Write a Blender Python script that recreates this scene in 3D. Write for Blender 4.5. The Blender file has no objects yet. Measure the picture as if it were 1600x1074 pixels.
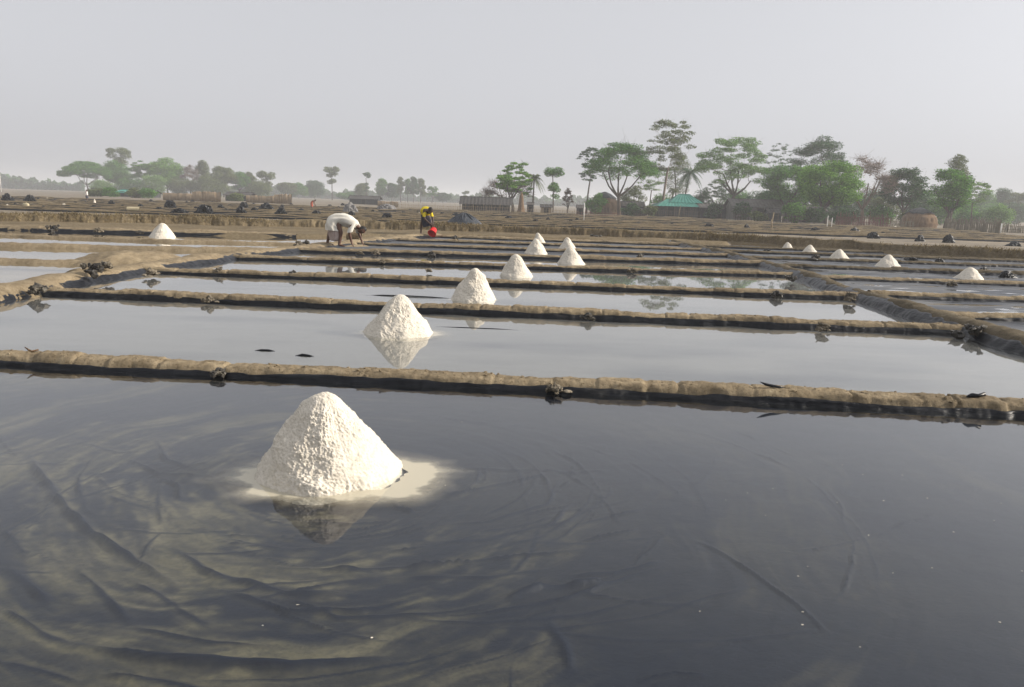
import bpy, math, random
import numpy as np
from mathutils import Vector

# ------------------------------------------------------------------ camera, sky, sun, exposure
sc = bpy.context.scene
F_PX, CAM_H = 1200.0, 1.5                      # focal length in photo pixels (1600 wide), eye height
ROLL = math.atan(0.032)
PITCH = math.atan((537 - (291 + 0.032 * 800)) * math.cos(ROLL) / F_PX)
cam_d = bpy.data.cameras.new('camera'); cam = bpy.data.objects.new('camera', cam_d)
sc.collection.objects.link(cam); sc.camera = cam
cam_d.sensor_width = 36; cam_d.lens = 36 * F_PX / 1600; cam_d.clip_start = 0.05; cam_d.clip_end = 6000
cam.location = (0, 0, CAM_H)
from mathutils import Matrix
cam.matrix_world = Matrix.Translation((0, 0, CAM_H)) @ Matrix.Rotation(math.pi / 2 - PITCH, 4, 'X') @ Matrix.Rotation(ROLL, 4, 'Z')

SUN_AZ, SUN_EL = math.radians(2), math.radians(26)      # azimuth from +X towards +Y
sun_dir = Vector((math.cos(SUN_AZ) * math.cos(SUN_EL), math.sin(SUN_AZ) * math.cos(SUN_EL), math.sin(SUN_EL)))
w = bpy.data.worlds.new('World'); sc.world = w; w.use_nodes = True
wn = w.node_tree.nodes; wl = w.node_tree.links
sky = wn.new('ShaderNodeTexSky'); sky.sky_type = 'NISHITA'; sky.sun_disc = False
sky.sun_elevation = SUN_EL; sky.sun_rotation = math.pi / 2 - SUN_AZ
sky.dust_density = 6.0; sky.air_density = 1.0; sky.ozone_density = 1.0; sky.altitude = 0
# a hazy, almost colourless sky: the same mix in every direction
bw = wn.new('ShaderNodeRGBToBW'); wl.new(sky.outputs[0], bw.inputs[0])
tint = wn.new('ShaderNodeMix'); tint.data_type = 'RGBA'; tint.blend_type = 'MULTIPLY'; tint.inputs[0].default_value = 1
wl.new(bw.outputs[0], tint.inputs[6]); tint.inputs[7].default_value = (0.965, 0.985, 1.03, 1)
des = wn.new('ShaderNodeMix'); des.data_type = 'RGBA'; des.inputs[0].default_value = 0.9
wl.new(sky.outputs[0], des.inputs[6]); wl.new(tint.outputs[2], des.inputs[7])
flat = wn.new('ShaderNodeMix'); flat.data_type = 'RGBA'; flat.inputs[0].default_value = 0.52
flat.inputs[7].default_value = (5.95, 6.0, 6.35, 1)
wl.new(des.outputs[2], flat.inputs[6])
wl.new(flat.outputs[2], wn['Background'].inputs[0]); wn['Background'].inputs[1].default_value = 0.124

sd = bpy.data.lights.new('sun', 'SUN'); so = bpy.data.objects.new('sun', sd); sc.collection.objects.link(so)
sd.energy = 3.9; sd.angle = math.radians(1.5); sd.color = (1.0, 0.90, 0.76)
so.rotation_euler = (-sun_dir).to_track_quat('-Z', 'Y').to_euler()

sc.view_settings.view_transform = 'Standard'; sc.view_settings.look = 'None'
sc.view_settings.exposure = 0.33; sc.view_settings.gamma = 1.0; sc.view_settings.use_curve_mapping = False
sc.render.engine = 'CYCLES'
cy = sc.cycles
cy.max_bounces = 6; cy.diffuse_bounces = 2; cy.glossy_bounces = 4; cy.transmission_bounces = 4
cy.transparent_max_bounces = 12; cy.volume_bounces = 2; cy.caustics_reflective = False; cy.caustics_refractive = False
cy.use_denoising = True; cy.sample_clamp_indirect = 4.0

# ------------------------------------------------------------------ helpers
COL = sc.collection
def ray(px, py):
    u, v = px - 800, 537 - py
    c, s = math.cos(ROLL), math.sin(ROLL)
    a, b = u * c - v * s, u * s + v * c
    cp, sp = math.cos(PITCH), math.sin(PITCH)
    return a, F_PX * cp + b * sp, -F_PX * sp + b * cp
def G(px, py, z=0.0):
    """ground point seen at a photo pixel"""
    r = ray(px, py); t = (z - CAM_H) / r[2]
    return r[0] * t, r[1] * t
def XY(px, y):
    """x of a far thing seen in column px and standing at distance y"""
    hy = 291 + 0.032 * px
    r = ray(px, hy)
    return r[0] * y / r[1]

def _h(ix, iy, iz, seed):
    h = (ix.astype(np.int64) * 374761393 + iy.astype(np.int64) * 668265263 + iz.astype(np.int64) * 2147483647 + seed * 974634777) & 0xffffffff
    h = ((h ^ (h >> 13)) * 1274126177) & 0xffffffff
    h = ((h ^ (h >> 16)) * 2246822519) & 0xffffffff
    return ((h ^ (h >> 15)) & 0xffffff) / float(0x1000000)
def noise3(x, y, z, seed=0):
    x, y, z = np.broadcast_arrays(np.asarray(x, float), np.asarray(y, float), np.asarray(z, float))
    ix, iy, iz = np.floor(x), np.floor(y), np.floor(z)
    fx, fy, fz = x - ix, y - iy, z - iz
    fx, fy, fz = [f * f * f * (f * (f * 6 - 15) + 10) for f in (fx, fy, fz)]
    r = 0
    for dx in (0, 1):
        for dy in (0, 1):
            for dz in (0, 1):
                r = r + _h(ix + dx, iy + dy, iz + dz, seed) * (fx if dx else 1 - fx) * (fy if dy else 1 - fy) * (fz if dz else 1 - fz)
    return r * 2 - 1
def noise2(x, y, seed=0):
    x, y = np.broadcast_arrays(np.asarray(x, float), np.asarray(y, float))
    ix, iy = np.floor(x), np.floor(y); o = np.zeros_like(ix)
    fx, fy = x - ix, y - iy
    fx, fy = [f * f * f * (f * (f * 6 - 15) + 10) for f in (fx, fy)]
    a, b = _h(ix, iy, o, seed), _h(ix + 1, iy, o, seed); c, d = _h(ix, iy + 1, o, seed), _h(ix + 1, iy + 1, o, seed)
    return ((a * (1 - fx) + b * fx) * (1 - fy) + (c * (1 - fx) + d * fx) * fy) * 2 - 1
def fbm2(x, y, seed=0, o=4, g=0.5):
    r, a, t = 0, 1.0, 0
    for k in range(o):
        r = r + a * noise2(x * 2 ** k + 17.3 * k, y * 2 ** k - 9.1 * k, seed + k); t += a; a *= g
    return r / t
def fbm3(x, y, z, seed=0, o=3, g=0.5):
    r, a, t = 0, 1.0, 0
    for k in range(o):
        r = r + a * noise3(x * 2 ** k + 7.7 * k, y * 2 ** k, z * 2 ** k, seed + k); t += a; a *= g
    return r / t
def sst(a, b, x):
    t = np.clip((x - a) / (b - a), 0, 1); return t * t * (3 - 2 * t)

def mk(name, V, F, mat, parent=None, smooth=True, loc=(0, 0, 0), attrs=None, kind=None):
    """one mesh object; F: (n,k) array or list of arrays of the same kind"""
    V = np.asarray(V, np.float32).reshape(-1, 3)
    Fs = F if isinstance(F, list) else [F]
    Fs = [np.asarray(f, np.int32) for f in Fs if len(f)]
    me = bpy.data.meshes.new(name)
    me.vertices.add(len(V)); me.vertices.foreach_set('co', V.ravel())
    loops = np.concatenate([f.ravel() for f in Fs])
    tot = np.concatenate([np.full(len(f), f.shape[1], np.int32) for f in Fs])
    st = np.concatenate([[0], np.cumsum(tot)[:-1]]).astype(np.int32)
    me.loops.add(len(loops)); me.loops.foreach_set('vertex_index', loops)
    me.polygons.add(len(tot)); me.polygons.foreach_set('loop_start', st); me.polygons.foreach_set('loop_total', tot)
    me.polygons.foreach_set('use_smooth', np.full(len(tot), smooth, bool))
    for an, av in (attrs or {}).items():
        at = me.attributes.new(an, 'FLOAT', 'POINT'); at.data.foreach_set('value', np.asarray(av, np.float32).ravel())
    me.update(calc_edges=True); me.validate()
    if mat: me.materials.append(mat)
    o = bpy.data.objects.new(name, me); COL.objects.link(o); o.location = loc
    if parent: o.parent = parent
    if kind: o['kind'] = kind
    return o
def tag(o, label, cat, group=None):
    o['label'] = label; o['category'] = cat
    if group: o['group'] = group
    return o
def thing(name, label, cat, loc=(0, 0, 0), rz=0, group=None):
    o = bpy.data.objects.new(name, None); COL.objects.link(o); o.location = loc; o.rotation_euler = (0, 0, rz)
    o.empty_display_size = 0.2
    return tag(o, label, cat, group)
def dup(root, label, loc, rz=0, s=(1, 1, 1), group=None):
    r = root.copy(); COL.objects.link(r); r.location = loc; r.rotation_euler = (0, 0, rz); r.scale = s
    r['label'] = label
    if group: r['group'] = group
    for ch in list(root.children):
        c = ch.copy(); COL.objects.link(c); c.parent = r
        for g in list(ch.children):
            d = g.copy(); COL.objects.link(d); d.parent = c
    return r
def grid_faces(n, m, wrap=False):
    i = np.arange(n - 1)[:, None]; j = np.arange(m if wrap else m - 1)[None, :]
    j2 = (j + 1) % m
    return np.stack([i * m + j, i * m + j2, (i + 1) * m + j2, (i + 1) * m + j], -1).reshape(-1, 4)
def ico(sub=2):
    import bmesh
    bm = bmesh.new(); bmesh.ops.create_icosphere(bm, subdivisions=sub, radius=1)
    V = np.array([v.co[:] for v in bm.verts]); T = np.array([[v.index for v in f.verts] for f in bm.faces]); bm.free(); return V, T
ICO1, ICO2, ICO3, ICO4 = ico(1), ico(2), ico(3), ico(4)
class MB:
    """collects boxes, tubes and sheets for one mesh"""
    def __init__(s): s.V = []; s.Q = []; s.T = []; s.n = 0
    def add(s, V, Q=None, T=None):
        V = np.asarray(V, float).reshape(-1, 3)
        if Q is not None and len(Q): s.Q.append(np.asarray(Q) + s.n)
        if T is not None and len(T): s.T.append(np.asarray(T) + s.n)
        s.V.append(V); s.n += len(V); return s
    def box(s, c, d, rz=0):
        x = np.array([[i, j, k] for i in (-.5, .5) for j in (-.5, .5) for k in (-.5, .5)]) * np.array(d)
        cz, sz = math.cos(rz), math.sin(rz)
        x = np.stack([x[:, 0] * cz - x[:, 1] * sz, x[:, 0] * sz + x[:, 1] * cz, x[:, 2]], 1) + np.array(c)
        return s.add(x, [[0, 1, 3, 2], [4, 6, 7, 5], [0, 4, 5, 1], [2, 3, 7, 6], [0, 2, 6, 4], [1, 5, 7, 3]])
    def tube(s, pts, rad, k=6, cap=True):
        P = np.asarray(pts, float); n = len(P); R = np.broadcast_to(np.asarray(rad, float), (n,))
        T = np.gradient(P, axis=0); T /= np.linalg.norm(T, axis=1)[:, None] + 1e-9
        up = np.where(np.abs(T[:, 2:3]) > .9, np.array([[1., 0, 0]]), np.array([[0, 0, 1.]]))
        A = np.cross(T, up); A /= np.linalg.norm(A, axis=1)[:, None] + 1e-9; B = np.cross(T, A)
        a = np.arange(k) * 2 * math.pi / k
        V = P[:, None] + R[:, None, None] * (np.cos(a)[None, :, None] * A[:, None] + np.sin(a)[None, :, None] * B[:, None])
        V = V.reshape(-1, 3); Q = grid_faces(n, k, True); Tn = []
        if cap:
            V = np.concatenate([V, P[:1], P[-1:]]); c0, c1 = n * k, n * k + 1
            Tn = [[c0, (i + 1) % k, i] for i in range(k)] + [[c1, (n - 1) * k + i, (n - 1) * k + (i + 1) % k] for i in range(k)]
        return s.add(V, Q, Tn)
    def build(s, name, mat, parent=None, smooth=False, loc=(0, 0, 0), kind=None):
        F = []
        if s.Q: F.append(np.concatenate(s.Q))
        if s.T: F.append(np.concatenate(s.T))
        return mk(name, np.concatenate(s.V), F, mat, parent, smooth, loc, None, kind)

# ------------------------------------------------------------------ materials
class NT:
    def __init__(s, name):
        s.m = bpy.data.materials.new(name); s.m.use_nodes = True; s.t = s.m.node_tree
        s.b = s.t.nodes['Principled BSDF']; s.out = s.t.nodes['Material Output']
    def n(s, typ, **kw):
        x = s.t.nodes.new(typ)
        for k, v in kw.items(): setattr(x, k, v)
        return x
    def l(s, a, b): s.t.links.new(a, b)
    def noise(s, scale, detail=4, rough=.55, stretch=None, coord='Object', dist=0):
        tc = s.n('ShaderNodeTexCoord'); nz = s.n('ShaderNodeTexNoise')
        nz.inputs['Scale'].default_value = scale; nz.inputs['Detail'].default_value = detail
        nz.inputs['Roughness'].default_value = rough; nz.inputs['Distortion'].default_value = dist
        if stretch:
            mp = s.n('ShaderNodeMapping'); mp.inputs['Scale'].default_value = stretch
            s.l(tc.outputs[coord], mp.inputs[0]); s.l(mp.outputs[0], nz.inputs['Vector'])
        else: s.l(tc.outputs[coord], nz.inputs['Vector'])
        return nz.outputs['Fac']
    def ramp(s, fac, stops):
        r = s.n('ShaderNodeValToRGB'); e = r.color_ramp.elements
        while len(e) < len(stops): e.new(0.5)
        for i, (p, c) in enumerate(stops):
            e[i].position = p; e[i].color = (*c, 1) if len(c) == 3 else c
        s.l(fac, r.inputs[0]); return r.outputs[0]
    def mix(s, fac, a, b, typ='MIX'):
        m = s.n('ShaderNodeMix', data_type='RGBA', blend_type=typ)
        for sock, v in ((m.inputs[0], fac), (m.inputs[6], a), (m.inputs[7], b)):
            if isinstance(v, (int, float)): sock.default_value = v
            elif isinstance(v, tuple): sock.default_value = (*v, 1)
            else: s.l(v, sock)
        return m.outputs[2]
    def bump(s, h, strength=.5, dist=.02):
        b = s.n('ShaderNodeBump'); b.inputs['Strength'].default_value = strength; b.inputs['Distance'].default_value = dist
        s.l(h, b.inputs['Height']); s.l(b.outputs[0], s.b.inputs['Normal'])
    def set(s, **kw):
        for k, v in kw.items():
            sock = s.b.inputs[k.replace('_', ' ')]
            if isinstance(v, (int, float)): sock.default_value = v
            elif isinstance(v, tuple): sock.default_value = (*v, 1)
            else: s.l(v, sock)
        return s.m
def simple(name, stops, scale=3, rough=.85, bump=.3, bdist=.02, stretch=None, detail=5, spec=.3):
    t = NT(name); f = t.noise(scale, detail, .6, stretch)
    t.set(Base_Color=t.ramp(f, stops), Roughness=rough); t.b.inputs['Specular IOR Level'].default_value = spec
    if bump: t.bump(t.noise(scale * 4, 4, .65, stretch), bump, bdist)
    return t.m

M = {}
# dry mud of the ridges and banks
def mud(name, c0, c1, c2, big=1.2):
    t = NT(name)
    a = t.ramp(t.noise(9, 6, .65), [(.25, c0), (.55, c1), (.8, c2)])
    b = t.ramp(t.noise(big, 3, .5), [(.3, (.72, .70, .68)), (.7, (1.1, 1.08, 1.05))])
    pit = t.ramp(t.noise(38, 5, .75), [(.34, (.45, .43, .40)), (.46, (1, 1, 1))])
    t.set(Base_Color=t.mix(1.0, t.mix(1.0, a, b, 'MULTIPLY'), pit, 'MULTIPLY'), Roughness=.95); t.b.inputs['Specular IOR Level'].default_value = .15
    t.bump(t.noise(45, 6, .75), .8, .016)
    return t.m
M['mud'] = mud('dry_mud', (.195, .155, .10), (.295, .24, .16), (.385, .325, .225))
M['mud_far'] = mud('bank_mud', (.105, .083, .05), (.20, .16, .10), (.29, .24, .16), .5)
M['mud_wet'] = mud('damp_mud', (.09, .075, .052), (.15, .125, .085), (.21, .175, .12), .7)
# ground of the far field: tan grey patches stretched along the rows
t = NT('field_ground')
a = t.ramp(t.noise(.45, 6, .62, (.35, 1.6, 1)), [(.30, (.05, .046, .04)), (.42, (.13, .108, .078)), (.56, (.20, .163, .113)), (.74, (.32, .268, .188))])
t.set(Base_Color=a, Roughness=.95); t.bump(t.noise(6, 5, .7), .6, .06); M['ground'] = t.m
# black plastic film
def film(name, base, dirt, amount, rough=.32, scale=5, stretch=(1, 1, 1), spec=.5):
    t = NT(name)
    m1 = t.ramp(t.noise(scale, 8, .68, stretch, dist=.6), [(amount, (0, 0, 0)), (amount + .16, (1, 1, 1))])
    t.set(Base_Color=t.mix(m1, base, dirt)); t.b.inputs['Specular IOR Level'].default_value = spec
    r = t.n('ShaderNodeMapRange'); r.inputs[3].default_value = rough; r.inputs[4].default_value = .8
    t.l(m1, r.inputs[0]); t.l(r.outputs[0], t.b.inputs['Roughness'])
    t.bump(t.noise(scale * 3.2, 5, .6, stretch, dist=.8), .5, .02)
    return t.m
M['film'] = film('black_film', (.006, .007, .010), (.075, .072, .066), .60, .36, 4, (.3, .3, 2.5), .28)
M['film_heap'] = film('crumpled_film', (.006, .007, .009), (.05, .049, .048), .62, .36, 3, (1, 1, 1), .3)
M['film_grey'] = film('weathered_film', (.03, .036, .046), (.15, .155, .16), .55, .45, 3)
M['tarp_grey'] = film('dusty_tarp', (.17, .165, .165), (.26, .25, .235), .5, .7, 4)
# near pan floor: film with silt laid over it ('silt' is where the sediment lies)
t = NT('pan_film')
at = t.n('ShaderNodeAttribute', attribute_name='silt')
nz = t.noise(30, 7, .7, dist=.5)
mr = t.n('ShaderNodeMapRange'); mr.inputs[1].default_value = .36; mr.inputs[2].default_value = .64; mr.inputs[3].default_value = .60; mr.inputs[4].default_value = 1.15; t.l(nz, mr.inputs[0])
mth = t.n('ShaderNodeMath', operation='MULTIPLY', use_clamp=True); t.l(mr.outputs[0], mth.inputs[0]); t.l(at.outputs['Fac'], mth.inputs[1])
sil = t.ramp(t.noise(3.2, 5, .6), [(.3, (.092, .086, .058)), (.7, (.160, .146, .102))])
t.set(Base_Color=t.mix(mth.outputs[0], (.0075, .0125, .0270), sil), Roughness=.5); t.b.inputs['Specular IOR Level'].default_value = .2
t.bump(t.noise(38, 5, .65, dist=.7), .35, .01)
M['pan_film'] = t.m
t = NT('silted_film')
at = t.n('ShaderNodeAttribute', attribute_name='silt')
t.set(Base_Color=t.mix(at.outputs['Fac'], (.014, .018, .027), (.17, .165, .155)), Roughness=.42); t.bump(t.noise(7, 6, .65, (.5, 1, 1)), .5, .02)
M['pan_far'] = t.m
# still brine
t = NT('brine')
ge = t.n('ShaderNodeNewGeometry'); dt = t.n('ShaderNodeVectorMath', operation='DOT_PRODUCT'); t.l(ge.outputs['Incoming'], dt.inputs[0]); t.l(ge.outputs['Normal'], dt.inputs[1])
ab = t.n('ShaderNodeMath', operation='ABSOLUTE'); t.l(dt.outputs['Value'], ab.inputs[0]); om = t.n('ShaderNodeMath', operation='SUBTRACT'); om.inputs[0].default_value = 1; t.l(ab.outputs[0], om.inputs[1])
pw = t.n('ShaderNodeMath', operation='POWER'); t.l(om.outputs[0], pw.inputs[0]); pw.inputs[1].default_value = 4.7
fr = t.n('ShaderNodeMath', operation='MULTIPLY_ADD'); t.l(pw.outputs[0], fr.inputs[0]); fr.inputs[1].default_value = .97; fr.inputs[2].default_value = .02
tr = t.n('ShaderNodeBsdfTransparent'); tr.inputs[0].default_value = (.93, .94, .92, 1)
gl = t.n('ShaderNodeBsdfGlossy'); gl.inputs['Roughness'].default_value = .015; gl.inputs[0].default_value = (1, 1, 1, 1)
mx = t.n('ShaderNodeMixShader'); t.l(fr.outputs[0], mx.inputs[0]); t.l(tr.outputs[0], mx.inputs[1]); t.l(gl.outputs[0], mx.inputs[2])
bp = t.n('ShaderNodeBump'); bp.inputs['Strength'].default_value = .05; bp.inputs['Distance'].default_value = .01
t.l(t.noise(1.6, 3, .5, (1, .45, 1)), bp.inputs['Height']); t.l(bp.outputs[0], gl.inputs['Normal'])
t.t.nodes.remove(t.b); t.l(mx.outputs[0], t.out.inputs['Surface']); M['water'] = t.m
# salt
t = NT('salt')
t.set(Base_Color=t.ramp(t.noise(26, 6, .7), [(.22, (.46, .41, .33)), (.42, (.64, .585, .49)), (.62, (.75, .69, .59))]), Roughness=.75)
t.b.inputs['Specular IOR Level'].default_value = .35; t.bump(t.noise(170, 6, .8), .6, .007); M['salt'] = t.m
# milky brine creeping out of a heap (fades where the cloud thins)
t = NT('salt_slurry')
at = t.n('ShaderNodeAttribute', attribute_name='thick'); nz = t.noise(7, 5, .6)
m2 = t.n('ShaderNodeMath', operation='MULTIPLY_ADD'); t.l(nz, m2.inputs[0]); m2.inputs[1].default_value = .6; t.l(at.outputs['Fac'], m2.inputs[2])
al = t.ramp(m2.outputs[0], [(.34, (0, 0, 0)), (.62, (.14, .14, .14)), (.9, (.5, .5, .5)), (1.3, (1, 1, 1))])
t.set(Base_Color=(.62, .55, .43), Roughness=.9, Alpha=al); M['slurry'] = t.m
# vegetation
def leaf(name, c0, c1, c2, trans=.35):
    t = NT(name)
    g = t.n('ShaderNodeNewGeometry')
    c = t.ramp(g.outputs['Random Per Island'], [(.1, c0), (.55, c1), (.95, c2)])
    t.set(Base_Color=c, Roughness=.6); t.b.inputs['Specular IOR Level'].default_value = .25
    tl = t.n('ShaderNodeBsdfTranslucent'); t.l(c, tl.inputs[0]); ms = t.n('ShaderNodeMixShader'); ms.inputs[0].default_value = trans
    t.l(t.b.outputs[0], ms.inputs[1]); t.l(tl.outputs[0], ms.inputs[2]); t.l(ms.outputs[0], t.out.inputs['Surface'])
    return t.m
M['leaf_green'] = leaf('leaf_green', (0.037, 0.105, 0.017), (0.088, 0.234, 0.031), (0.168, 0.377, 0.053))
M['leaf_bright'] = leaf('leaf_bright', (0.064, 0.161, 0.019), (0.147, 0.312, 0.037), (0.259, 0.482, 0.070))
M['leaf_dark'] = leaf('leaf_dark', (0.017, 0.052, 0.017), (0.038, 0.104, 0.030), (0.076, 0.172, 0.047))
M['leaf_olive'] = leaf('leaf_olive', (0.058, 0.081, 0.024), (0.118, 0.157, 0.044), (0.207, 0.258, 0.082))
M['leaf_pale'] = leaf('leaf_pale', (0.074, 0.154, 0.034), (0.152, 0.289, 0.064), (0.259, 0.429, 0.104))
M['leaf_dry'] = leaf('leaf_dry', (.14, .10, .075), (.22, .165, .13), (.30, .24, .19), .2)
M['bark'] = simple('bark', [(.3, (.055, .042, .032)), (.7, (.12, .095, .075))], 4, .95, .5, .03, (1, 1, .3))
M['bark_pale'] = simple('bark_pale', [(.3, (.15, .11, .09)), (.7, (.30, .235, .19))], 4, .95, .4, .03, (1, 1, .3))
M['straw'] = simple('straw', [(.25, (.10, .062, .034)), (.55, (.18, .115, .065)), (.85, (.29, .205, .12))], 5, .95, .8, .05, (1, 1, .25))
M['dry_grass'] = leaf('dry_grass', (.14, .10, .045), (.22, .17, .08), (.33, .27, .14), .2)
# village
M['thatch'] = simple('old_thatch', [(.3, (.03, .028, .028)), (.7, (.085, .08, .075))], 6, .9, .8, .05, (1, .2, 1))
M['darkwall'] = simple('dark_wall', [(.3, (.022, .025, .03)), (.7, (.06, .062, .066))], 3, .9, .4, .03, (1, 1, .3))
M['tin'] = simple('weathered_tin', [(.3, (.14, .135, .125)), (.7, (.25, .24, .225))], 2, .6, .2, .01, (1, 1, .3))
M['tin_dark'] = simple('rusty_tin', [(.3, (.06, .055, .05)), (.7, (.13, .12, .11))], 2, .7, .2, .01)
M['green_roof'] = simple('green_painted_tin', [(.3, (.03, .17, .14)), (.7, (.055, .25, .205))], 1.5, .5, .1, .01)
M['mudwall'] = simple('mud_wall', [(.3, (.20, .148, .092)), (.7, (.33, .255, .17))], 2, .95, .4, .04)
M['bamboo'] = simple('bamboo', [(.3, (.20, .155, .095)), (.7, (.36, .29, .19))], 5, .8, .2, .01, (1, 1, .2))
M['redfence'] = simple('red_brush', [(.3, (.12, .055, .045)), (.7, (.24, .125, .10))], 5, .9, .5, .03, (1, 1, .3))
M['greyfence'] = simple('grey_reed', [(.3, (.13, .115, .085)), (.7, (.25, .22, .165))], 4, .9, .4, .03, (1, 1, .2))
M['white'] = simple('white_paint', [(.3, (.66, .65, .62)), (.7, (.8, .79, .76))], 4, .7, .1)
M['opening'] = simple('dark_opening', [(.3, (.012, .012, .013)), (.7, (.03, .03, .03))], 3, .9, 0)
# people and their things
M['skin'] = simple('skin', [(.3, (.085, .042, .028)), (.7, (.15, .078, .052))], 9, .5, .05)
M['skin_dark'] = simple('skin_dark', [(.3, (.045, .025, .018)), (.7, (.085, .047, .033))], 9, .5, .05)
M['hair'] = simple('hair', [(.3, (.008, .007, .007)), (.7, (.02, .017, .016))], 30, .5, .3)
M['shirt'] = simple('white_cotton', [(.3, (.60, .57, .50)), (.7, (.74, .71, .64))], 6, .9, .25, .02)
M['lungi'] = simple('pale_lungi', [(.3, (.30, .22, .20)), (.5, (.46, .38, .34)), (.7, (.34, .24, .22))], 12, .9, .2, .02, (3, 1, .3))
M['yellow'] = simple('yellow_cotton', [(.3, (.62, .48, .02)), (.7, (.78, .62, .03))], 6, .85, .2, .02)
M['navy'] = simple('navy_cloth', [(.3, (.015, .016, .03)), (.7, (.05, .05, .075))], 9, .9, .3, .02, (1, 1, .3))
M['orange'] = simple('red_cloth', [(.3, (.30, .06, .035)), (.7, (.42, .10, .05))], 6, .9, .2)
M['red'] = simple('red_plastic', [(.3, (.62, .012, .014)), (.7, (.72, .02, .02))], 4, .4, .05)
M['basket'] = simple('woven_basket', [(.3, (.13, .09, .05)), (.7, (.26, .19, .11))], 18, .9, .6, .01)

# ------------------------------------------------------------------ ground
DIKE = np.array([(-60, 29), (-35, 30.3), (-21, 31.6), (-15, 34.2), (-7, 36), (0, 36.6), (8.7, 34.6), (13.4, 31.6), (18.5, 27.4), (26, 21.5), (45, 8)], float)
def dike_y(x): return np.interp(x, DIKE[:, 0], DIKE[:, 1])
def flat_y(x): return np.minimum(np.interp(x, [-60, -9, -5.2, -2.5, 9, 12, 60], [27.2, 27.6, 30.5, 32.8, 32.6, 60, 90]), dike_y(x) - .9)
def ground_z(x, y):
    low = -.14
    fl = .10 + .05 * fbm2(x * .7, y * .9, 5, 3)
    z = low + (fl - low) * sst(-.5, .35, y - flat_y(x))
    back = .0 + .05 * fbm2(x * .25, y * .5, 9, 4) + .02 * fbm2(x * 1.1, y * 2.1, 12, 2)
    z = z + (back - z) * sst(-.4, .6, y - dike_y(x))
    far = sst(200, 420, y); z = z * (1 - far) + 0 * far
    return z
def axis(parts):
    r = []
    for a, b, n in parts: r.extend(np.linspace(a, b, n, endpoint=False))
    r.append(parts[-1][1]); return np.array(r)
gx = axis([(-1400, -200, 24), (-200, -60, 40), (-60, 60, 400), (60, 200, 40), (200, 1400, 24)])
gy = axis([(-40, 20, 30), (20, 40, 100), (40, 120, 200), (120, 300, 60), (300, 2400, 50)])
XX, YY = np.meshgrid(gx, gy)
mk('ground', np.stack([XX, YY, ground_z(XX, YY)], -1), grid_faces(len(gy), len(gx)), M['ground'], kind='structure')

# damp mud flat between the pans and the bank
fx = np.linspace(-45, 26, 360); ft = np.linspace(0, 1, 40)
XX, TT = np.meshgrid(fx, ft); y0 = flat_y(XX) - .3; y1 = dike_y(XX) + .2; YY = y0 + (y1 - y0) * TT
ZZ = ground_z(XX, YY) + .012 + .03 * np.abs(fbm2(XX * 1.4, YY * 2.2, 31, 3))
mk('mud_flat', np.stack([XX, YY, ZZ], -1), grid_faces(40, 360), M['mud_far'], kind='structure')

# still water of all the pans
mk('water', [(-45, -6, 0), (27, -6, 0), (27, 34, 0), (-45, 34, 0)], np.array([[0, 1, 2, 3]]), M['water'], kind='structure')

# ------------------------------------------------------------------ earth bank across the far end of the pans
def bank():
    L = np.linspace(0, 1, 2600); xs = np.interp(L, [0, 1], [-46, 27]); ys = dike_y(xs)
    tx, ty = np.gradient(xs), np.gradient(ys); q = np.hypot(tx, ty); nx, ny = -ty / q, tx / q
    m = 26; t = np.linspace(-1, 1, m)
    s = np.cumsum(q)
    h = .43 * (1 + .13 * fbm2(s * .25, 0 * s, 3, 3) + .07 * noise2(s * 1.7, 0 * s, 8))
    S, T = np.meshgrid(s, t, indexing='ij')
    prof = np.interp(T, [-1, -.62, -.5, -.40, -.28, .1, .5, 1], [-.25, .02, .5, .88, 1., .98, .8, -.2])
    furrow = np.abs(fbm2(S * 2.9 + 1.6 * fbm2(S * 1.3, T * 2, 71, 3), T * 2.4 + .5 * S, 21, 5, .65)) * 1.9
    face = np.exp(-((T + .5) / .16) ** 2)
    U = T * .95 + face * (.09 * furrow - .16 * fbm2(S * 2.2, T * 3, 41, 3)) + .03 * fbm2(S * 3, T * 5, 14, 3)
    Z = prof * h[:, None] + .035 * fbm2(S * 3.1, T * 4, 24, 4) - face * .05 * furrow
    X = xs[:, None] + nx[:, None] * U; Y = ys[:, None] + ny[:, None] * U
    o = mk('earth_bank', np.stack([X, Y, Z], -1), grid_faces(2600, m), M['mud_far'])
    tag(o, 'long furrowed earth bank running across behind all the flooded pans', 'earth bank')
    # dry grass fringe on its brow and face
    rng = np.random.default_rng(4); n = 16000
    k = rng.integers(0, 2600, n); u = rng.normal(-.36, .13, n)
    dens = noise2(s[k] * .35, 0 * s[k], 55); keep = rng.random(n) < np.clip(.45 + dens, .08, 1); k, u = k[keep], u[keep]; n = len(k)
    zz = np.interp(u, t, np.interp(t, [-1, -.62, -.5, -.40, -.28, .1, .5, 1], [-.25, .02, .5, .88, 1., .98, .8, -.2])) * h[k]
    B = np.stack([xs[k] + nx[k] * u, ys[k] + ny[k] * u, zz], 1)
    ln = rng.uniform(.04, .13, n); an = rng.uniform(0, 6.28, n); lean = rng.normal(0, .5, (n, 2))
    w_ = rng.uniform(.008, .018, n)
    tip = B + np.stack([lean[:, 0] * ln, lean[:, 1] * ln - .03, ln], 1)
    side = np.stack([np.cos(an) * w_, np.sin(an) * w_, 0 * w_], 1)
    V = np.stack([B - side, B + side, tip], 1).reshape(-1, 3)
    g = mk('dry_grass', V, np.arange(3 * n).reshape(-1, 3), M['dry_grass'], o, kind='stuff')
bank()

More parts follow.
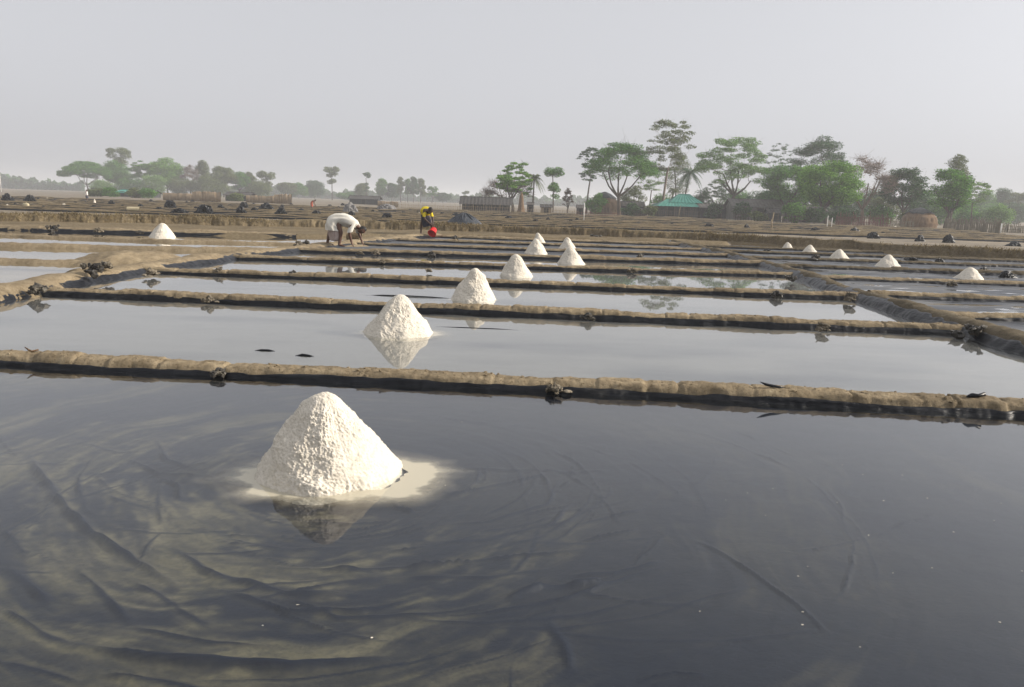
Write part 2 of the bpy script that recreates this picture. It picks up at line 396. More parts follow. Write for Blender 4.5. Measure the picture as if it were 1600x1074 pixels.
# ------------------------------------------------------------------ ridges
def resample(path, step):
    P = np.asarray(path, float); d = np.r_[0, np.cumsum(np.hypot(*np.diff(P, axis=0).T))]
    n = max(4, int(d[-1] / step)); s = np.linspace(0, d[-1], n)
    # smooth corners a little
    q = np.stack([np.interp(s, d, P[:, 0]), np.interp(s, d, P[:, 1])], 1)
    k = max(1, int(.5 / step)); ker = np.ones(2 * k + 1) / (2 * k + 1)
    if n > 4 * k and len(P) > 2:
        for c in (0, 1):
            pad = np.r_[2 * q[0, c] - q[k:0:-1, c], q[:, c], 2 * q[-1, c] - q[-2:-k - 2:-1, c]]
            q[:, c] = np.convolve(pad, ker, 'valid')
    return q, s
def ridge(label, path, width, height, film=0, film_h=.55, step=.03, seed=0, cat='mud ridge', group='mud ridges between the pans',
          name='mud_ridge', mat='mud', zb=-.10, chunk=(.22, .62), rough=.95, m=29, p=5.5, z0=0.0, crumbs=0):
    q, s = resample(path, step); rng = np.random.default_rng(seed + 100)
    T = np.gradient(q, axis=0); T /= np.hypot(T[:, 0], T[:, 1])[:, None]; N = np.stack([-T[:, 1], T[:, 0]], 1)
    cuts = []; c = rng.uniform(0, .3)
    while c < s[-1]: cuts.append(c); c += rng.uniform(*chunk)
    cuts = np.array(cuts); idx = np.searchsorted(cuts, s)
    lift = rng.normal(0, .075, len(cuts) + 2); shift = rng.normal(0, .024, len(cuts) + 2); deep = rng.uniform(.15, 1, len(cuts)) ** 1.5; wid = rng.uniform(.010, .026, len(cuts))
    # blend neighbouring lumps across each cut
    tr_ = .03; li = np.interp(s, np.sort(np.r_[cuts - tr_, cuts + tr_]), np.repeat(lift, 2)[1:-1][:2 * len(cuts)]) if len(cuts) > 1 else 0 * s
    sh = np.interp(s, np.sort(np.r_[cuts - tr_, cuts + tr_]), np.repeat(shift, 2)[1:-1][:2 * len(cuts)]) if len(cuts) > 1 else 0 * s
    near = np.clip(np.searchsorted(cuts, s), 1, max(1, len(cuts) - 1))
    groove = np.zeros_like(s)
    for kk in (near - 1, near): 
        kk = np.clip(kk, 0, len(cuts) - 1); groove = np.maximum(groove, deep[kk] * np.exp(-((s - cuts[kk]) / wid[kk]) ** 2))
    h = height * (1 + .24 * fbm2(s * .75, 0 * s, seed, 3) + li)
    lat_m = width * (.10 * fbm2(s * .35, 0 * s, seed + 5, 3) + sh)
    wd = width * (1 + .22 * fbm2(s * .9, 0 * s, seed + 9, 2))
    lat_f = width * .10 * fbm2(s * .35, 0 * s, seed + 5, 3)
    def surf(S, t, out=0.0, gk=1.0):
        i = S; a = np.abs(t); lat = lat_m if gk else lat_f
        z = zb + (h[i][:, None] - zb) * (1 - a ** p)
        skew = t * wd[i][:, None] / 2 + lat[i][:, None]
        skew = skew + .0 * t
        s_ = s[i][:, None]
        dz = rough * (.020 * fbm2(s_ * 6, t * 3 + 0 * s_, seed + 2, 4, .6) + .013 * fbm2(s_ * 24, t * 9, seed + 3, 4, .65))
        crown = np.clip(1 - a, 0, 1) ** .35
        gw = gk * groove[i][:, None] * (.65 + .5 * noise2(s_ * 40, t * 6, seed + 7))
        z = z + (dz - .050 * gw) * crown
        skew = skew * (1 - .12 * gw) + rough * .018 * fbm2(s_ * 9, t * 5 + 3, seed + 4, 3)
        skew = skew + np.sign(t) * out
        return skew, z
    i = np.arange(len(s)); t = np.sin(np.linspace(-1, 1, m) * math.pi / 2)[None, :]
    U, Z = surf(i, t)
    org = np.array([q[len(q) // 2, 0], q[len(q) // 2, 1], 0])
    V = np.stack([q[:, 0:1] + N[:, 0:1] * U, q[:, 1:2] + N[:, 1:2] * U, Z + z0], -1) - org
    o = mk(name, V, grid_faces(len(s), m), M[mat], loc=org)
    tag(o, label, cat, group)
    if crumbs:
        b = MB(); ci = rng.integers(0, len(s), crumbs); ct = np.clip(rng.normal(0, .45, crumbs), -.85, .85)
        for k in range(crumbs):
            V_, T_ = ICO1; u_, z_ = surf(ci[k:k + 1], ct[k:k + 1][None, :]); r_ = .003 + .011 * rng.random() ** 2.5
            P_ = V_ * (1 + .5 * rng.normal(0, 1, (len(V_), 1)) * .4) * r_ * np.array([1.3, 1, .8]) + np.array([q[ci[k], 0] + N[ci[k], 0] * u_[0, 0], q[ci[k], 1] + N[ci[k], 1] * u_[0, 0], z_[0, 0] + z0 + r_ * .3]) - org
            b.add(P_, None, T_)
        b.build('crumbs', M[mat], o, kind='stuff')
    for side in ((film,) if film in (1, -1) else (1, -1) if film == 2 else ()):
        fh = height * film_h * (1 + .35 * fbm2(s * 1.1, 0 * s, seed + 30, 3) + .14 * noise2(s * 5, 0 * s, seed + 31)) 
        k = 9; f = np.linspace(0, 1, k)[None, :]
        zt = -.075 + (fh[:, None] + .075) * f                                 # wanted heights
        tt = np.clip((1 - (zt - zb) / (h[:, None] - zb)), 0.0, 1.2) ** (1 / p)
        U, Z = surf(i, side * tt, .019, 0.0)
        U = U + side * (.02 * (1 - f) + rough * (.014 * fbm2(s[:, None] * 1.7, f * 5 + .8 * noise2(s[:, None] * 2, f, seed), seed + 33, 4, .6) + .003 * noise2(s[:, None] * 19, f * 7, seed + 34)))
        Z = zt + .006 * fbm2(s[:, None] * 8, f * 3, seed + 35, 2)
        # tuck the upper edge under the mud
        U = np.concatenate([U, U[:, -1:] - side * .035], 1); Z = np.concatenate([Z, Z[:, -1:] - .004], 1)
        V = np.stack([q[:, 0:1] + N[:, 0:1] * U, q[:, 1:2] + N[:, 1:2] * U, Z + z0], -1) - org
        mk('plastic_film', V, grid_faces(len(s), k + 1), M['film'], o)
    return o

LB = [(-6.75, -2), (-6.8, 5), (-6.95, 9), (-7.12, 11), (-7.3, 12.6), (-7.12, 14.2), (-6.88, 16.6), (-6.62, 18.7), (-5.9, 21.7), (-5.25, 25.2), (-4.4, 28.8), (-3.3, 32.2)]
def lbx(y): P = np.array(LB); return float(np.interp(y, P[:, 1], P[:, 0]))
RB = [(5.75, -2), (5.9, 6), (6.05, 9.6), (6.2, 12), (6.35, 14.5), (6.75, 17.6), (6.95, 22), (6.9, 26), (6.75, 30), (6.7, 33)]
def rbx(y): P = np.array(RB); return float(np.interp(y, P[:, 1], P[:, 0]))
rows = [  # (y at left bund, y at right bund, width, height, label)
    (1.35, .75, .34, .11, 'mud ridge edging the near side of the closest pan, beside the camera'),
    (6.62, 5.78, .32, .088, 'mud ridge right behind the largest salt heap, first one across the picture'),
    (11.02, 9.98, .33, .10, 'mud ridge behind the second salt heap, running to the dark knot at right'),
    (14.40, 13.72, .32, .10, 'mud ridge behind the third salt heap, third one counted from the camera'),
    (17.95, 18.05, .32, .10, 'mud ridge behind the fourth salt heap, fourth one counted from the camera'),
    (21.0, 21.3, .34, .12, 'mud ridge behind the fifth salt heap, below the bending man in white'),
    (24.6, 24.5, .32, .11, 'thin mud ridge beside the feet of the bending man in white'),
    (27.9, 27.7, .32, .11, 'thin mud ridge just past the overlapping pair of salt heaps'),
    (31.2, 30.9, .34, .12, 'last thin mud ridge of the middle pans, below the yellow shirted worker'),
]
for k, (ya, yb, wd, ht, lab) in enumerate(rows):
    xa, xb = lbx(ya) + .15, rbx(yb) - .1
    path = [(xa, ya), (xa * .5 + xb * .5, (ya + yb) / 2 + (.05 if k % 2 else -.05)), (xb, yb)]
    ridge(lab, path, wd, ht, -1, .50, .012 if k in (1, 2) else .02 if k < 5 else .035, seed=10 + 7 * k, crumbs=[0, 220, 150, 0, 0, 0, 0, 0, 0][k])
ridge('broad tan bund with black film along the left of the middle pans', LB, .85, .15, -1, .6, .03, seed=90, group='bunds dividing the pan rows', name='mud_bund', cat='mud bund', p=2.6, chunk=(.5, 1.2), m=25)
ridge('dark film covered bund slanting away at right of the middle pans', RB, .62, .16, 1, .72, .025, seed=97, group='bunds dividing the pan rows', name='mud_bund', cat='mud bund', mat='mud_wet', p=2.4, chunk=(.5, 1.1), m=23)
# right hand row of pans
for k, (y, lab) in enumerate([(11.3, 'mud ridge nearest the camera among the right hand pans'), (14.0, 'second mud ridge of the right hand pans'),
                              (17.4, 'mud ridge in front of the rightmost salt heap'), (20.7, 'mud ridge behind the rightmost salt heap'),
                              (24.1, 'mud ridge two rows behind the rightmost salt heap'), (27.2, 'mud ridge between the far small salt heaps at right'),
                              (30.2, 'mud ridge in front of the smallest salt heap at right')]):
    xe = min(24., float(np.interp(y, [8, 21.5, 27.4, 31.6, 34.6], [40, 25, 17.6, 12.6, 8])))
    ridge(lab, [(rbx(y) + .2, y + .1), ((rbx(y) + xe) / 2, y - .03), (xe, y - .1)], .32, .105, -1, .5, .03, seed=200 + 9 * k, mat='mud_wet' if k > 2 else 'mud')
# left hand pans
for k, (p_, wd, ht, fl, lab) in enumerate([
        ([(-30, 15.5), (-12, 15.5), (-9.2, 15.5), (-7.3, 16.0)], .55, .08, 0, 'wide tan bund behind the near left pan, joining the mound'),
        ([(-30, 19.3), (-12.8, 19.45), (-9, 20.05), (-6.5, 20.6)], .5, .10, 0, 'tan bund second from the camera among the left pans'),
        ([(-32, 23.9), (-15.5, 23.65), (-10.5, 23.35), (-6, 24.0)], .48, .085, 0, 'tan bund in front of the lone left salt heap'),
        ([(-34, 27.0), (-16.5, 27.15), (-11, 27.7), (-8, 28.3)], .6, .16, -1, 'tan bund with a black film strip behind the lone left salt heap')]):
    ridge(lab, p_, wd, ht, fl, .55, .05, seed=300 + 11 * k, name='mud_bund', cat='mud bund', group='bunds of the left pans', p=2.4, chunk=(.8, 2), m=21)
# mound beside the left bund
def mound(name, label, cx, cy, rx, ry, h, seed, mat='mud', rz=0, cat='mud mound'):
    n, m = 40, 64; r = np.linspace(0, 1, n)[:, None]; a = np.linspace(0, 2 * math.pi, m, endpoint=False)[None, :]
    x = r * np.cos(a); y = r * np.sin(a); rr = 1 + .18 * fbm2(np.cos(a) * 1.7 + 5, np.sin(a) * 1.7, seed, 3)
    X = x * rx * rr; Y = y * ry * rr
    Z = -.12 + (h + .12) * (1 - r ** 2.6) * (1 + .18 * fbm2(X * 1.3, Y * 1.3, seed + 1, 3)) + .03 * fbm2(X * 6, Y * 6, seed + 2, 3)
    c, s = math.cos(rz), math.sin(rz)
    o = mk(name, np.stack([X * c - Y * s, X * s + Y * c, Z], -1), grid_faces(n, m, True), M[mat], loc=(cx, cy, 0))
    return tag(o, label, cat)
mound('mud_mound', 'broad low mud mound swelling beside the left bund', -8.15, 16.2, 1.35, 1.1, .27, 5, rz=.5)
mound('mud_mound', 'trampled mud patch under the bending man in white', -5.5, 24.3, 1.45, 1.3, .085, 8)
mound('mud_mound', 'small tan mud hump between the two workers', -4.4, 29.0, 1.1, .6, .16, 12)
mound('mud_mound', 'low mud rise under the feet of the yellow shirted worker', -3.55, 31.7, 1.1, 1.0, .10, 14)

# ------------------------------------------------------------------ plastic liners under the water
FOLDS = [  # photo traces of the folds: points, height, half width
    ([(38, 700), (60, 742), (100, 792), (150, 838), (230, 892), (300, 925)], .026, .020),
    ([(205, 905), (250, 930), (300, 960), (330, 985)], .014, .014),
    ([(420, 885), (520, 887), (640, 884), (800, 868), (930, 851)], .022, .012),
    ([(250, 845), (330, 893), (450, 927), (580, 928)], .018, .022),
    ([(330, 915), (450, 950), (560, 952), (680, 927)], .015, .014),
    ([(430, 925), (520, 960), (660, 958), (780, 940)], .010, .012),
    ([(90, 1002), (200, 1020), (300, 1031), (450, 1040), (560, 1034), (650, 1024)], .027, .022),
    ([(0, 880), (40, 910), (80, 938)], .014, .016), ([(0, 822), (40, 868)], .012, .014),
    ([(790, 940), (815, 926), (845, 917), (900, 911), (960, 905)], .030, .020),
    ([(612, 776), (660, 776), (720, 769), (800, 748)], .020, .016), ([(612, 778), (622, 790), (650, 800)], .02, .012),
    ([(232, 746), (262, 750), (276, 756), (279, 776)], .018, .012), ([(310, 744), (365, 750)], .02, .010),
    ([(190, 712), (245, 735), (330, 742)], .010, .012), ([(240, 682), (258, 715), (300, 730)], .012, .012), 
    ([(900, 820), (960, 803), (1010, 790)], .012, .012), ([(900, 846), (960, 832), (1000, 822)], .014, .010),
    ([(880, 900), (960, 892), (1040, 872)], .012, .014), ([(640, 850), (760, 840), (860, 815), (900, 780)], .010, .016),
    ([(660, 822), (760, 812), (850, 785), (880, 745)], .010, .016), ([(620, 900), (760, 898), (860, 885)], .008, .012),
    ([(110, 880), (170, 935), (200, 975)], .012, .014), ([(0, 945), (60, 985), (120, 1005)], .012, .014),
    ([(150, 1050), (260, 1062), (330, 1074)], .012, .014), ([(0, 1030), (60, 1046), (120, 1060)], .01, .012),
    ([(130, 690), (180, 705), (230, 700)], .008, .012), ([(640, 640), (720, 655), (860, 668)], .008, .012),
    ([(1000, 1060), (1060, 1050), (1110, 1052)], .012, .012), ([(850, 960), (880, 1000), (890, 1050)], .010, .02),
]
def near_liner():
    xs = np.arange(-6.7, 5.9, .0105); 
    ys = [1.2]
    while ys[-1] < 6.2: ys.append(ys[-1] + max(.0075, .0045 * ys[-1]))
    ys = np.array(ys); X, Y = np.meshgrid(xs, ys)
    cx, cy = -.93, 4.08
    dx, dy = X - cx, Y - cy; r = np.hypot(dx, dy); th = np.arctan2(dy, dx)
    wx = X + .22 * fbm2(X * 1.1, Y * 1.1, 61, 3); wy = Y + .22 * fbm2(X * 1.1, Y * 1.1, 67, 3)
    rw = np.hypot(wx - cx, wy - cy); ct, st_ = np.cos(th), np.sin(th)
    # swirl: long in angle, short in radius
    sw = fbm3(ct * 1.3, st_ * 1.3, rw * 5.0, 71, 4, .6)
    sw2 = fbm3(ct * 2.6, st_ * 2.6, rw * 13., 75, 3, .6)
    big = fbm2(X * .75 + 3, Y * .9, 81, 3)
    Z = -.034 + .006 * big + .006 * sw2 * sst(4.2, 1.2, r) + .004 * fbm2(X * 5, Y * 7, 83, 3)
    fold = np.zeros_like(X); bank_ = np.zeros_like(X)
    rg = np.random.default_rng(77); arcs = []
    for _ in range(120):
        r0_, a0, da = rg.uniform(.5, 2.8), rg.uniform(-3.4, .35), rg.uniform(.15, .75); aa = np.linspace(a0, a0 + da, 7); rr_ = r0_ * (1 + rg.normal(0, .10) * np.linspace(-1, 1, 7))
        arcs.append((np.stack([cx + rr_ * np.cos(aa), cy + rr_ * np.sin(aa)], 1), rg.uniform(.004, .014), rg.uniform(.003, .009)))
    for _ in range(6):
        p0 = np.array([rg.uniform(-3.4, 1.6), rg.uniform(2.0, 5.2)]); an = rg.uniform(-.9, .9); ln = rg.uniform(.15, .6)
        arcs.append((p0 + np.linspace(-.5, .5, 5)[:, None] * ln * np.array([[math.cos(an), math.sin(an)]]) + rg.normal(0, .02, (5, 2)), rg.uniform(.005, .012), rg.uniform(.005, .010)))
    pts = np.stack([X.ravel(), Y.ravel()], 1)
    for trace, hgt, wid in [(np.array([G(a, b, -.02) for a, b in tr]), h_, w_ * .72) for tr, h_, w_ in FOLDS] + arcs:
        W = trace; q, s = resample(W, .007)
        q = q + .014 * np.stack([noise2(s * 3, 0 * s, 5), noise2(s * 3, 0 * s + 9, 6)], 1) + .005 * np.stack([noise2(s * 11, 0 * s, 7), noise2(s * 11, 0 * s + 9, 8)], 1)
        lo, hi = q.min(0) - .12, q.max(0) + .12
        jx = np.where((xs > lo[0]) & (xs < hi[0]))[0]; jy = np.where((ys > lo[1]) & (ys < hi[1]))[0]
        if not len(jx) or not len(jy): continue
        sl = (slice(jy[0], jy[-1] + 1), slice(jx[0], jx[-1] + 1))
        sx, sy = X[sl], Y[sl]; d = np.full(sx.shape, 9.); e = np.zeros(sx.shape)
        for a in range(0, len(q)):
            dd = np.hypot(sx - q[a, 0], sy - q[a, 1]); u = a / (len(q) - 1)
            better = dd < d; d = np.where(better, dd, d); e = np.where(better, min(1, 5 * u, 5 * (1 - u)), e)
        amp = hgt * 1.1 * e * (.75 + .5 * noise2(sx * 9, sy * 9, 15))
        wv = wid * (1 + .4 * noise2(sx * 6, sy * 6, 19))
        f = np.exp(-(d / wv) ** 2)
        Z[sl] = np.maximum(Z[sl], -.036 + amp * 1.15 * f + (Z[sl] + .036) * (1 - f))
        fold[sl] = np.maximum(fold[sl], np.exp(-(d / (wv * 1.15)) ** 4) * e); bank_[sl] = np.maximum(bank_[sl], np.exp(-((d - wv * 2.6) / (wv * 1.2)) ** 2) * e)
    Z = np.minimum(Z, -.0025)
    # silt: lies thick lower left of the heap, thin streaks along the swirl, little on the right
    left = sst(.9, -.9, X + .25 * (Y - 2.4))
    sw3 = fbm3(ct * 7, st_ * 7, rw * 30., 77, 3, .6); fine = fbm2(X * 9, Y * 13, 79, 3, .6)
    streak = sst(-.45, .55, fbm3(ct * 3.2, st_ * 3.2, rw * 17., 93, 4, .62) + .35 * sw3)
    patch = sst(-.20, .28, .75 * sw + .7 * big + .30 * fine + .25 * sw3 + .40 * (left - .5) - .03 + .26 * sst(3.1, 2.2, Y) * left)
    zone = .20 + .80 * left; zone = zone * (1 - .45 * sst(3.6, 5.6, Y))
    veil = .04 + .08 * sst(-.3, .5, fbm2(X * .8, Y * 1.3, 97, 4))
    silt = veil + zone * patch * (.28 + .72 * streak) * 1.0 + .12 * bank_ * zone
    silt = np.clip(silt * (1 - .97 * fold), 0, 1)
    o = mk('plastic_liner', np.stack([X, Y, Z], -1), grid_faces(len(ys), len(xs)), M['pan_film'], attrs={'silt': silt})
    tag(o, 'wrinkled black plastic liner with swirls of tan silt under the nearest water', 'plastic liner', 'plastic liners of the pans')
near_liner()
def liner(label, quad, seed, level, wr, res=.07, silt0=.5):
    (xa, ya), (xb, yb), (xc, yc), (xd, yd) = quad            # near left, near right, far right, far left
    n, m = max(8, int((yd - ya) / res)), max(8, int((xb - xa) / (res * 1.6)))
    v, u = np.meshgrid(np.linspace(0, 1, n), np.linspace(0, 1, m), indexing='ij')
    X = (xa * (1 - u) + xb * u) * (1 - v) + (xd * (1 - u) + xc * u) * v; Y = (ya * (1 - u) + yb * u) * (1 - v) + (yd * (1 - u) + yc * u) * v
    wr_n = 1 - np.abs(fbm2(X * .9 + .4 * noise2(X, Y, seed + 5), Y * 3.6, seed, 4, .6)) * 2.2
    Z = level + wr * wr_n + .004 * fbm2(X * 4, Y * 6, seed + 3, 2)
    silt = np.clip(silt0 + .9 * fbm2(X * .6, Y * 1.6, seed + 9, 4), 0, 1)
    o = mk('plastic_liner', np.stack([X, Y, Z], -1), grid_faces(n, m), M['pan_far'], attrs={'silt': silt})
    tag(o, label, 'plastic liner', 'plastic liners of the pans')
names = ['second', 'third', 'fourth', 'fifth', 'sixth', 'seventh', 'eighth']
lev = [(-.035, .012, .75), (-.033, .012, .7), (-.03, .014, .6), (-.018, .016, .35), (-.006, .02, .12), (-.004, .022, .08), (-.004, .022, .08)]
for k in range(1, 8):
    a, b = rows[k], rows[k + 1]
    liner('black plastic liner under the ' + names[k - 1] + ' middle pan from the camera',
          [(lbx(a[0]) + .3, a[0]), (rbx(a[1]) - .2, a[1]), (rbx(b[1]) - .2, b[1]), (lbx(b[0]) + .3, b[0])], 400 + 13 * k, *lev[k - 1][:2], silt0=lev[k - 1][2])
ry = [7.5, 11.3, 14.0, 17.4, 20.7, 24.1, 27.2, 30.2, 33]
for k in range(8):
    xe = [float(np.interp(y, [8, 21.5, 27.4, 31.6, 34.6], [40, 25, 17.6, 12.6, 8])) for y in ry[k:k + 2]]
    liner('wrinkled black plastic liner of the ' + ['first', 'second', 'third', 'fourth', 'fifth', 'sixth', 'seventh', 'eighth'][k] + ' right hand pan from the camera',
          [(rbx(ry[k]) + .2, ry[k]), (min(26, xe[0]), ry[k]), (min(26, xe[1]), ry[k + 1]), (rbx(ry[k + 1]) + .2, ry[k + 1])], 520 + 13 * k, -.008, .022, silt0=.12)

# ------------------------------------------------------------------ salt heaps
def salt_mesh(seed, n, m, R=.37, H=.48):
    v = np.linspace(0, 1, n)[:, None]; a = np.linspace(0, 2 * math.pi, m, endpoint=False)[None, :]
    lob = 1 + .07 * fbm2(np.cos(a) * 1.4 + 3, np.sin(a) * 1.4, seed, 3) * np.sqrt(v)
    r = R * 1.32 * v * lob
    q = r / R
    qs = np.linspace(0, 1.4, 57); prof = np.interp(qs, [0, .08, .17, .27, .5, .7, .85, .95, 1.0, 1.08, 1.2, 1.4], [1.0, .99, .95, .86, .605, .375, .20, .085, .02, -.09, -.2, -.3])
    prof = np.convolve(np.r_[prof[1:3][::-1], prof, prof[-2:]], np.ones(5) / 5, 'valid'); z = H * np.interp(q, qs, prof)
    x, y = r * np.cos(a), r * np.sin(a)
    z = z + 0 * a
    # clumps and grains
    k = np.clip(q * 3, .5, 1)
    d = .030 * fbm3(x * 5.5, y * 5.5, z * 5.5, seed + 1, 3) + .007 * np.abs(fbm3(x * 28, y * 28, z * 28, seed + 2, 2)) + .0055 * fbm3(x * 75, y * 75, z * 75, seed + 3, 2) + .0045 * noise3(x * 150, y * 150, z * 150, seed + 5)
    gully = .007 * fbm2(np.cos(a) * 7, np.sin(a) * 7 + 0 * v, seed + 8, 3) * np.sin(np.clip(q, 0, 1) * math.pi)
    loose = .55 + .75 * sst(-.3, .4, fbm3(x * 6 + 4, y * 6, z * 6, seed + 11, 2))
    d = (d * loose + gully) * k
    nx, nz = .72, .70
    x = x + d * nx * np.cos(a); y = y + d * nx * np.sin(a); z = z + d * nz
    rg = np.random.default_rng(seed); lx, ly = (-.06, 0) if seed == 3 else rg.normal(0, .08, 2); zz = np.clip(z, 0, None)
    return np.stack([x + lx * zz, y + ly * zz, z - .004], -1), grid_faces(n, m, True)
def slurry_mesh(seed, R, z, ex=(1, 1)):
    n, m = 14, 72; v = np.linspace(.5, 1, n)[:, None]; a = np.linspace(0, 2 * math.pi, m, endpoint=False)[None, :]
    out = R * (1 + .36 * fbm2(np.cos(a) * 1.6 + seed, np.sin(a) * 1.6, seed, 4, .6))
    r = out * v
    th = np.clip((1 - v) / .46, 0, 1) + .25 * fbm2(np.cos(a) * 2.2, np.sin(a) * 2.2 + v * 2, seed + 2, 3) * (1 - v) / .4
    return np.stack([r * np.cos(a) * ex[0], r * np.sin(a) * ex[1], z + 0 * r], -1), grid_faces(n, m, True), th
def salt_heap(label, x, y, R, H, seed, n=70, m=130, sl=1.5, group='salt heaps standing in the pans', ex=(1, 1), off=(0, 0)):
    V, F = salt_mesh(seed, n, m, R, H)
    o = mk('salt_heap', V, F, M['salt'], loc=(x, y, 0)); tag(o, label, 'salt heap', group)
    if sl:
        V, F, th = slurry_mesh(seed, R * sl, -.0025, ex)
        s = mk('milky_brine', V, F, M['slurry'], o, attrs={'thick': th}, loc=(off[0], off[1], 0)); s['label'] = 'cloudy white brine spreading round the heap'
    return o
salt_heap('largest salt heap, cream lit, with a cloudy fringe, closest to the camera', -1.0, 4.10,   .392, .445, 3, 250, 460, 1.72, ex=(1.0, .78), off=(.06, -.06))
salt_heap('second nearest salt heap, mirrored point down in still water', -1.30, 8.64, .38, .44, 21, 150, 280, 1.45, ex=(1.12, .8))
salt_heap('third nearest salt heap, mirrored in front of a mud ridge', -.62, 11.9, .35, .49, 33, 110, 200, 1.4, ex=(1.1, .8))
salt_heap('fourth nearest salt heap, in the pan beyond the third', .04, 15.95, .345, .46, 45, 90, 170, 1.35)
salt_heap('salt heap standing right of the fourth one, in front of a smaller heap', 1.44, 19.75, .345, .445, 52, 80, 150, 1.4)
salt_heap('salt heap hiding the lower part of the farthest middle one', .64, 23.25, .345, .46, 64, 70, 130, 1.35)
salt_heap('small salt heap showing just behind the one on the right', 1.8, 26.4, .30, .40, 72, 60, 110, 1.2)
salt_heap('farthest small salt heap of the middle pans', .9, 29.5, .27, .40, 84, 60, 110, 1.2)
salt_heap('lone salt heap among the tan bunds at far left', -11.83, 25.9, .42, .46, 93, 80, 150, 1.15)
for k, (x, y, R, H, lab) in enumerate([(11.19, 18.95, .32, .30, 'rightmost salt heap, rounded, beside black film'), (10.84, 22.4, .36, .36, 'pointed salt heap second from the right edge'),
                                       (10.86, 25.9, .32, .32, 'middle one of the five salt heaps in the right pans'), (11.03, 28.95, .28, .30, 'small salt heap second from the left in the right pans'),
                                       (11.02, 31.3, .24, .27, 'smallest salt heap of the right pans, under the bank')]):
    salt_heap(lab, x, y, R, H, 110 + 7 * k, 60, 110, 1.5, group='salt heaps of the right pans')
# crystals afloat on the near pan, right side
rng = np.random.default_rng(8); b = MB()
SPK = [(1316, 727), (1348, 742), (1410, 743), (1208, 764), (1168, 771), (1134, 782), (1381, 783), (1449, 779), (1553, 814), (1564, 787), (1196, 806), (1357, 837), (1490, 832), (1595, 825), (1456, 888), (1395, 896), (1247, 901), (1262, 886), (1254, 957), (1254, 977), (1094, 956), (1562, 973), (1344, 1012), (1597, 893), (465, 946), (411, 978), (580, 997), (696, 759), (1308, 786), (722, 660)]
for px, py in SPK:
    x, y = G(px, py); s = rng.uniform(.002, .005); a = np.sort(rng.uniform(0, 6.28, 7)); rr = s * rng.uniform(.6, 1.3, 7)
    V = np.concatenate([np.stack([x + rr * np.cos(a) * 1.3, y + rr * np.sin(a), 0 * a + .0015], 1), [[x, y, .004]]])
    b.add(V, None, [[i, (i + 1) % 7, 7] for i in range(7)])
tag(b.build('salt_flakes', M['salt'], kind='stuff'), 'tiny white salt flakes afloat on the nearest pan', 'salt flakes')

# ------------------------------------------------------------------ lumps that weigh the film down
def clod_mesh(seed, n=20):
    rng = np.random.default_rng(seed); b = MB()
    for k in range(n):
        V, T = ICO2; s = rng.uniform(.010, .026) * np.array([rng.uniform(.8, 1.7), rng.uniform(.7, 1.3), rng.uniform(.5, 1.2)])
        d = 1 + .75 * fbm3(V[:, 0] * 2.2 + k, V[:, 1] * 2.2, V[:, 2] * 2.2, seed + k, 2)
        a = rng.uniform(0, 6.28); c, s_ = math.cos(a), math.sin(a)
        P = V * d[:, None] * s; P = np.stack([P[:, 0] * c - P[:, 1] * s_, P[:, 0] * s_ + P[:, 1] * c, P[:, 2]], 1)
        h = rng.random(); b.add(P + np.array([rng.normal(0, .038 * (1.2 - h)), rng.normal(-.01, .026), h * .062 - .015]), None, T)
    # a pinched tuft of film standing out of the lumps
    for k in range(seed % 2):
        a = rng.uniform(0, 6.28); tip = np.array([.03 * math.cos(a), .02 * math.sin(a), rng.uniform(.05, .085)])
        b.tube([(0, 0, .01), tip * .6, tip + np.array([.015 * math.cos(a), 0, 0])], [.016, .011, .003], 5)
    return b
clod_protos = []
def clod(label, px, py, s=1.0, z=.03, dark=True, dyo=0.0, grp='mud lumps holding the film on the ridges'):
    i = len(clod_protos) % 7
    x, y = G(px, py, z)
    if len(clod_protos) < 7:
        o = clod_mesh(900 + 13 * i).build('mud_lump', M['clod_dark'] if i % 2 == 0 else M['clod'], smooth=False); tag(o, label, 'mud lump', grp)
        s *= 1.1; s *= .85; o.location = (x, y + dyo, z); o.scale = (s, s, s * .9); clod_protos.append(o); return o
    o = clod_protos[(px * 7 + py * 3) % 7]; s *= .90
    return dup(o, label, (x, y + dyo, z), (px % 63) / 10, (s * (.85 + px % 5 * .1), s, s * (.75 + py % 4 * .12)), grp)
M['clod'] = simple('lump_mud', [(.3, (.05, .045, .038)), (.55, (.19, .16, .115)), (.8, (.34, .30, .24))], 14, .9, .5, .01)
M['clod_dark'] = simple('lump_film', [(.35, (.014, .014, .016)), (.6, (.10, .088, .068)), (.85, (.32, .28, .23))], 13, .5, .5, .01)
clod('dark lump holding film on the first ridge, left of the largest salt heap', 342, 584, 1.15)
clod('pale speckled lump holding film on the first ridge, right of centre', 867, 610, 1.1)
clod('large dark knot of film where the left bund meets the second ridge', 58, 456, 2.0, .08)
clod('pale lump on the second ridge, left of the second salt heap', 328, 470, 1.15, .05)
clod('black lump on the second ridge, right of the second salt heap', 920, 496, 1.25, .05)
clod('speckled lump near the right end of the second ridge', 1282, 513, 1.5, .05)
clod('large black knot of film where the second ridge meets the right bund', 1522, 519, 2.1, .08)
clod('pale lump on the third ridge near its left end', 457, 430, 1.4, .05)
clod('small lump on the third ridge left of the third salt heap', 672, 424, 1.3, .05)
clod('lump at the corner where the third ridge leaves the left bund', 342, 424, 1.9, .07)
clod('lump pressed on the left bund film beside the mound', 237, 428, 1.9, .07)
clod('dark lump on the third ridge near its right end', 1212, 462, 1.8, .05)
clod('dark knot where the third ridge meets the right bund', 1325, 466, 2.0, .08)
clod('lump row piled on top of the left mound', 145, 422, 2.6, .2)
clod('second lump piled on top of the left mound', 170, 417, 2.0, .2)
clod('lump on the left bund beyond the mound', 465, 383, 2.2, .1)
